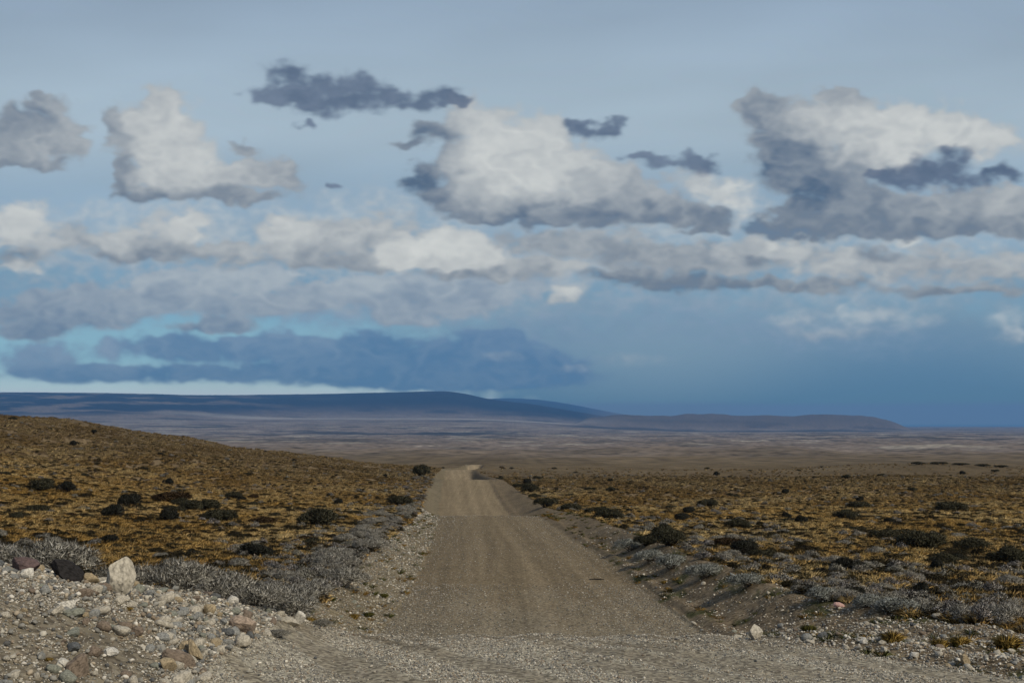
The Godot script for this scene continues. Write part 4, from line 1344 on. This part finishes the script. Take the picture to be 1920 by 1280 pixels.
	# tufts of grass on the stones, that can be told apart
	row = [
		[4.99, 15.4, 0.42, 1.0, 0, "yellow grass tuft on the right stones, leftmost of four"],
		[5.95, 16.3, 0.36, 1.0, 0, "yellow grass tuft on the right stones, second of four from the left"],
		[6.22, 16.3, 0.40, 0.9, 0, "yellow grass tuft on the right stones, third of four from the left"],
		[6.80, 16.1, 0.52, 1.1, 0, "largest yellow grass tuft, on the stones near the right border"],
		[4.40, 17.4, 0.34, 0.8, 1, "dark green grass tuft on the right bank by the grey stones"],
		[4.72, 17.1, 0.24, 0.7, 1, "small dark green tuft just right of the larger green one"],
		[-3.05, 17.6, 0.26, 0.8, 0, "ochre grass tuft at the tip of the left gravel bank"],
		[-3.1, 19.0, 0.28, 0.8, 0, "ochre grass tuft on the verge, beyond the tip of the bank"],
		[-3.3, 26.9, 0.4, 0.8, 1, "olive grass tuft on the left verge, right one"],
		[-3.5, 25.9, 0.36, 0.8, 0, "ochre grass tuft on the left verge, beside the olive one"],
		[-4.34, 10.98, 0.11, 0.9, 0, "tiny rusty grass tuft among the stones at the bottom left"],
		[-4.22, 12.9, 0.12, 0.9, 0, "tiny rusty grass tuft below the dense grey shrub"],
		[-3.4, 31.0, 0.4, 0.8, 1, "olive grass tuft further up the left verge"],
		[4.55, 35.0, 0.35, 0.6, 0, "ochre grass tuft at the foot of the right bank"],
		[4.5, 33.2, 0.3, 0.6, 0, "small ochre grass tuft at the foot of the right bank, nearer one"],
	]
	for q in row:
		var o := Node3D.new()
		put(o, "grass_tuft")
		tag(o, q[5], "grass tuft")
		o.position = Vector3(q[0], height(q[0], q[1]) - 0.01, -q[1])
		o.rotation.y = rng.randf() * TAU
		o.scale = Vector3(q[2], q[2] * q[3], q[2]) * 0.8
		solid(tufts[rng.randi() % 3], gold_m if q[4] == 0 else green_m, "blades", o)

	# weeds on the cut and the verge
	var weeds := []
	var weed_tint := []
	for k in 3:
		var a: Array[Transform3D] = []
		weeds.append(a)
		weed_tint.append(PackedColorArray())
	var w := 0
	while w < 520:
		var d := 14.0 * pow(100.0 / 14.0, rng.randf())
		var x := rng.randf_range(-9.0, 11.0)
		var r := region(x, d)
		if r != BANK and (r != VERGE or rng.randf() < 0.5) or r == BANK and n2.get_noise_2d(x * 0.8 + 90.0, d * 0.4) < rng.randf_range(-0.1, 0.25):
			continue
		var s := rng.randf_range(0.10, 0.26) * (1.0 + d * 0.012)
		weeds[w % 3].append(Transform3D(Basis(Vector3.UP, rng.randf() * TAU) * Basis.from_scale(Vector3(s, s * 0.7, s)), Vector3(x, height(x, d) - 0.01, -d)))
		weed_tint[w % 3].append(Color(0.32, 0.20, 0.055) if rng.randf() < 0.35 else Color(0.10, 0.105, 0.035))
		w += 1
	var o2 := Node3D.new()
	put(o2, "verge_weeds")
	tag(o2, "small green and ochre weeds dotted over the right bank and the left verge", "weeds", "", "stuff")
	for k in 3:
		many(tussock(450 + k, 60, 1.3), m_grass, weeds[k], weed_tint[k], "blades", o2)

	# lesser shrubs, still one by one: grey cushions first, then dark bushes
	var n := 0
	while n < 230:
		var d := 19.0 * pow(75.0 / 19.0, pow(rng.randf(), 1.3))
		var x := rng.randf_range(-1.0, 1.0) * d * 0.455
		if not in_field(x, d) or rng.randf() > grey_share(x, d):
			continue
		var s := rng.randf_range(0.32, 0.75)
		plant(greys[rng.randi() % 5], "grey_shrub", "grey cushion shrub", "shrub", "grey cushion shrubs on the steppe", x, d, Vector3(s, s * rng.randf_range(0.6, 1.0), s * rng.randf_range(0.8, 1.1)), rng.randf() * TAU)
		n += 1
	n = 0
	while n < 150:
		var d := 32.0 * pow(420.0 / 32.0, rng.randf())
		var x := rng.randf_range(-1.0, 1.0) * d * 0.455
		if not in_field(x, d) or n1.get_noise_2d(x * 0.05, d * 0.03) < rng.randf_range(-0.4, 0.2):
			continue
		var s := rng.randf_range(0.45, 1.15) * (1.0 + d * 0.003)
		var k := rng.randi() % 8
		plant(rusty if k == 7 else (uprights[k - 5] if k > 4 else darks[k]), "dark_bush", "rusty bush" if k == 7 else "dark bush", "bush", "dark bushes on the steppe", x, d, Vector3(s, s * rng.randf_range(0.45, 0.9) * (1.5 if k == 5 or k == 6 else 1.0), s), rng.randf() * TAU)
		n += 1
	n = 0
	while n < 60:
		var d := 27.0 * pow(120.0 / 27.0, rng.randf())
		var x := near(t_left, d) - 1.9 - rng.randf() * (0.7 + d * 0.014)
		if not in_field(x, d):
			continue
		var s := rng.randf_range(0.45, 0.85) * (1.0 + d * 0.004)
		plant(greys[rng.randi() % 5], "grey_shrub", "verge grey shrub", "shrub", "grey cushion shrubs on the steppe", x, d, Vector3(s, s * rng.randf_range(0.6, 0.9), s), rng.randf() * TAU)
		n += 1
	name_shrubs()
	# the rest of both kinds
	var cheap_grey: Array[ArrayMesh] = []
	var cheap_dark: Array[ArrayMesh] = []
	for k in 3:
		cheap_grey.append(cushion(500 + k, 1100, 8, 0.085, 0.026, Color(0.08, 0.077, 0.069), Color(0.54, 0.53, 0.49), 0.65))
		cheap_dark.append(cushion(510 + k, 900, 7, 0.085, 0.034, Color(0.030, 0.027, 0.018), Color(0.085, 0.075, 0.048), 0.7))
	sow(cheap_grey, "low_grey_shrubs", "low grey cushion shrubs scattered through the grass, too many to count", "shrubs", 1800, 18.0, 260.0, true, 0.28, 0.62)
	sow(cheap_dark, "low_dark_shrubs", "low dark shrubs dotted through the golden grass, too many to count", "shrubs", 30000, 20.0, 420.0, false, 0.20, 0.44)


func sow(shapes: Array[ArrayMesh], called: String, label: String, category: String, count: int, d0: float, d1: float, by_share: bool, lo: float, hi: float) -> void:
	var at := []
	var tint := []
	for k in shapes.size():
		var a: Array[Transform3D] = []
		at.append(a)
		tint.append(PackedColorArray())
	var n := 0
	while n < count:
		var d := d0 * pow(d1 / d0, rng.randf())
		var x := rng.randf_range(-1.0, 1.0) * (d * 0.45 + 3.4)
		if by_share and rng.randf() > grey_share(x, d) or not by_share and rng.randf() > 1.15 - d * 0.0045 or not in_field(x, d):
			continue
		var s := rng.randf_range(lo, hi) * (1.0 + d * 0.0035)
		var k := rng.randi() % shapes.size()
		var b := Basis(Vector3.UP, rng.randf() * TAU) * Basis.from_scale(Vector3(s, s * rng.randf_range(0.6, 1.0), s))
		at[k].append(Transform3D(b, Vector3(x, height(x, d) - s * 0.02, -d)))
		var v := rng.randf_range(0.75, 1.15)
		tint[k].append(Color(v, v * rng.randf_range(0.95, 1.0), v * rng.randf_range(0.88, 1.02)))
		n += 1
	var o := Node3D.new()
	put(o, called)
	tag(o, label, category, "", "stuff")
	for k in shapes.size():
		many(shapes[k], m_twig, at[k], tint[k], "foliage", o)


# what tells a lesser shrub apart: its side, how far out it stands, its size, and its place among those most like it
func name_shrubs() -> void:
	var cells := {}
	for q in shrub_list:
		var x: float = q[2]
		var d: float = q[3]
		var s: float = q[4]
		var side := "left" if x < near(t_left, d) else "right"
		var band := "nearest rows" if d < 24.0 else ("near rows" if d < 31.0 else ("front rows" if d < 42.0 else ("middle rows" if d < 60.0 else ("back rows" if d < 100.0 else ("far rows" if d < 180.0 else "farthest rows")))))
		var b := absf(bearing_of(x, d))
		var where := "beside the road" if b < 270.0 else ("inner field" if b < 450.0 else ("mid field" if b < 630.0 else ("outer field" if b < 800.0 else "edge of picture")))
		var big := "small" if s < 0.55 else ("medium" if s < 0.9 else "large")
		var key := "%s %s %s of road, %s, %s" % [big, q[1], side, band, where]
		if not cells.has(key):
			cells[key] = []
		cells[key].append([bearing_of(x, d), q[0]])
	var rank := ["leftmost", "second from left", "third from left", "fourth from left", "fifth from left", "sixth from left", "seventh from left", "eighth from left", "ninth from left", "tenth from left", "eleventh from left", "twelfth from left"]
	for key in cells:
		var c: Array = cells[key]
		c.sort_custom(func(a, b): return a[0] < b[0])
		for i in c.size():
			var o: Node3D = c[i][1]
			if c.size() == 1:
				o.set_meta("label", key)
			elif i == c.size() - 1:
				o.set_meta("label", key + ", rightmost")
			elif i < 12:
				o.set_meta("label", key + ", " + rank[i])
			elif i == c.size() - 2:
				o.set_meta("label", key + ", last but one")
			else:
				o.set_meta("label", key)


func make_grass() -> void:
	rng.seed = 303
	var shapes: Array[ArrayMesh] = []
	for k in 4:
		shapes.append(tussock(600 + k, 90, 0.75))
	var at := []
	var tint := []
	for k in 4:
		var a: Array[Transform3D] = []
		at.append(a)
		tint.append(PackedColorArray())
	var n := 0
	while n < 105000:
		var d := 16.5 * pow(400.0 / 16.5, pow(rng.randf(), 0.9))
		var x := rng.randf_range(-1.0, 1.0) * (d * 0.45 + 3.4)
		if not in_field(x, d):
			continue
		if x > near(t_right, d) and rng.randf() < smoothstep(160.0, 260.0, d) * 0.93:
			continue
		if rng.randf() < grey_share(x, d) * 0.7 or n1.get_noise_2d(x * 0.35, d * 0.22) < -0.22 + rng.randf() * 0.1:
			continue
		var s := rng.randf_range(0.26, 0.50) * (1.0 + d * 0.004)
		var k := rng.randi() % 4
		var b := Basis(Vector3.UP, rng.randf() * TAU) * Basis.from_scale(Vector3(s, s * rng.randf_range(0.55, 0.9), s))
		at[k].append(Transform3D(b, Vector3(x, height(x, d) - 0.01, -d)))
		var p := n2.get_noise_2d(x * 0.06, d * 0.04)
		var v := rng.randf_range(0.72, 1.2) * (1.0 + 0.45 * p)
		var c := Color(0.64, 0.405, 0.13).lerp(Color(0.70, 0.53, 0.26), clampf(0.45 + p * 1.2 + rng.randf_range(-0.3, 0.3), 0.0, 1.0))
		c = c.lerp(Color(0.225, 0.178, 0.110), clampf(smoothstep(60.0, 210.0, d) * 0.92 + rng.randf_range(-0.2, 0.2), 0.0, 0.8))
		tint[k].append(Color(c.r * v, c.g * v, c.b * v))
		n += 1
	var o := Node3D.new()
	put(o, "steppe_grass")
	tag(o, "golden-brown tussock grass covering the steppe on both sides of the road", "grass", "", "stuff")
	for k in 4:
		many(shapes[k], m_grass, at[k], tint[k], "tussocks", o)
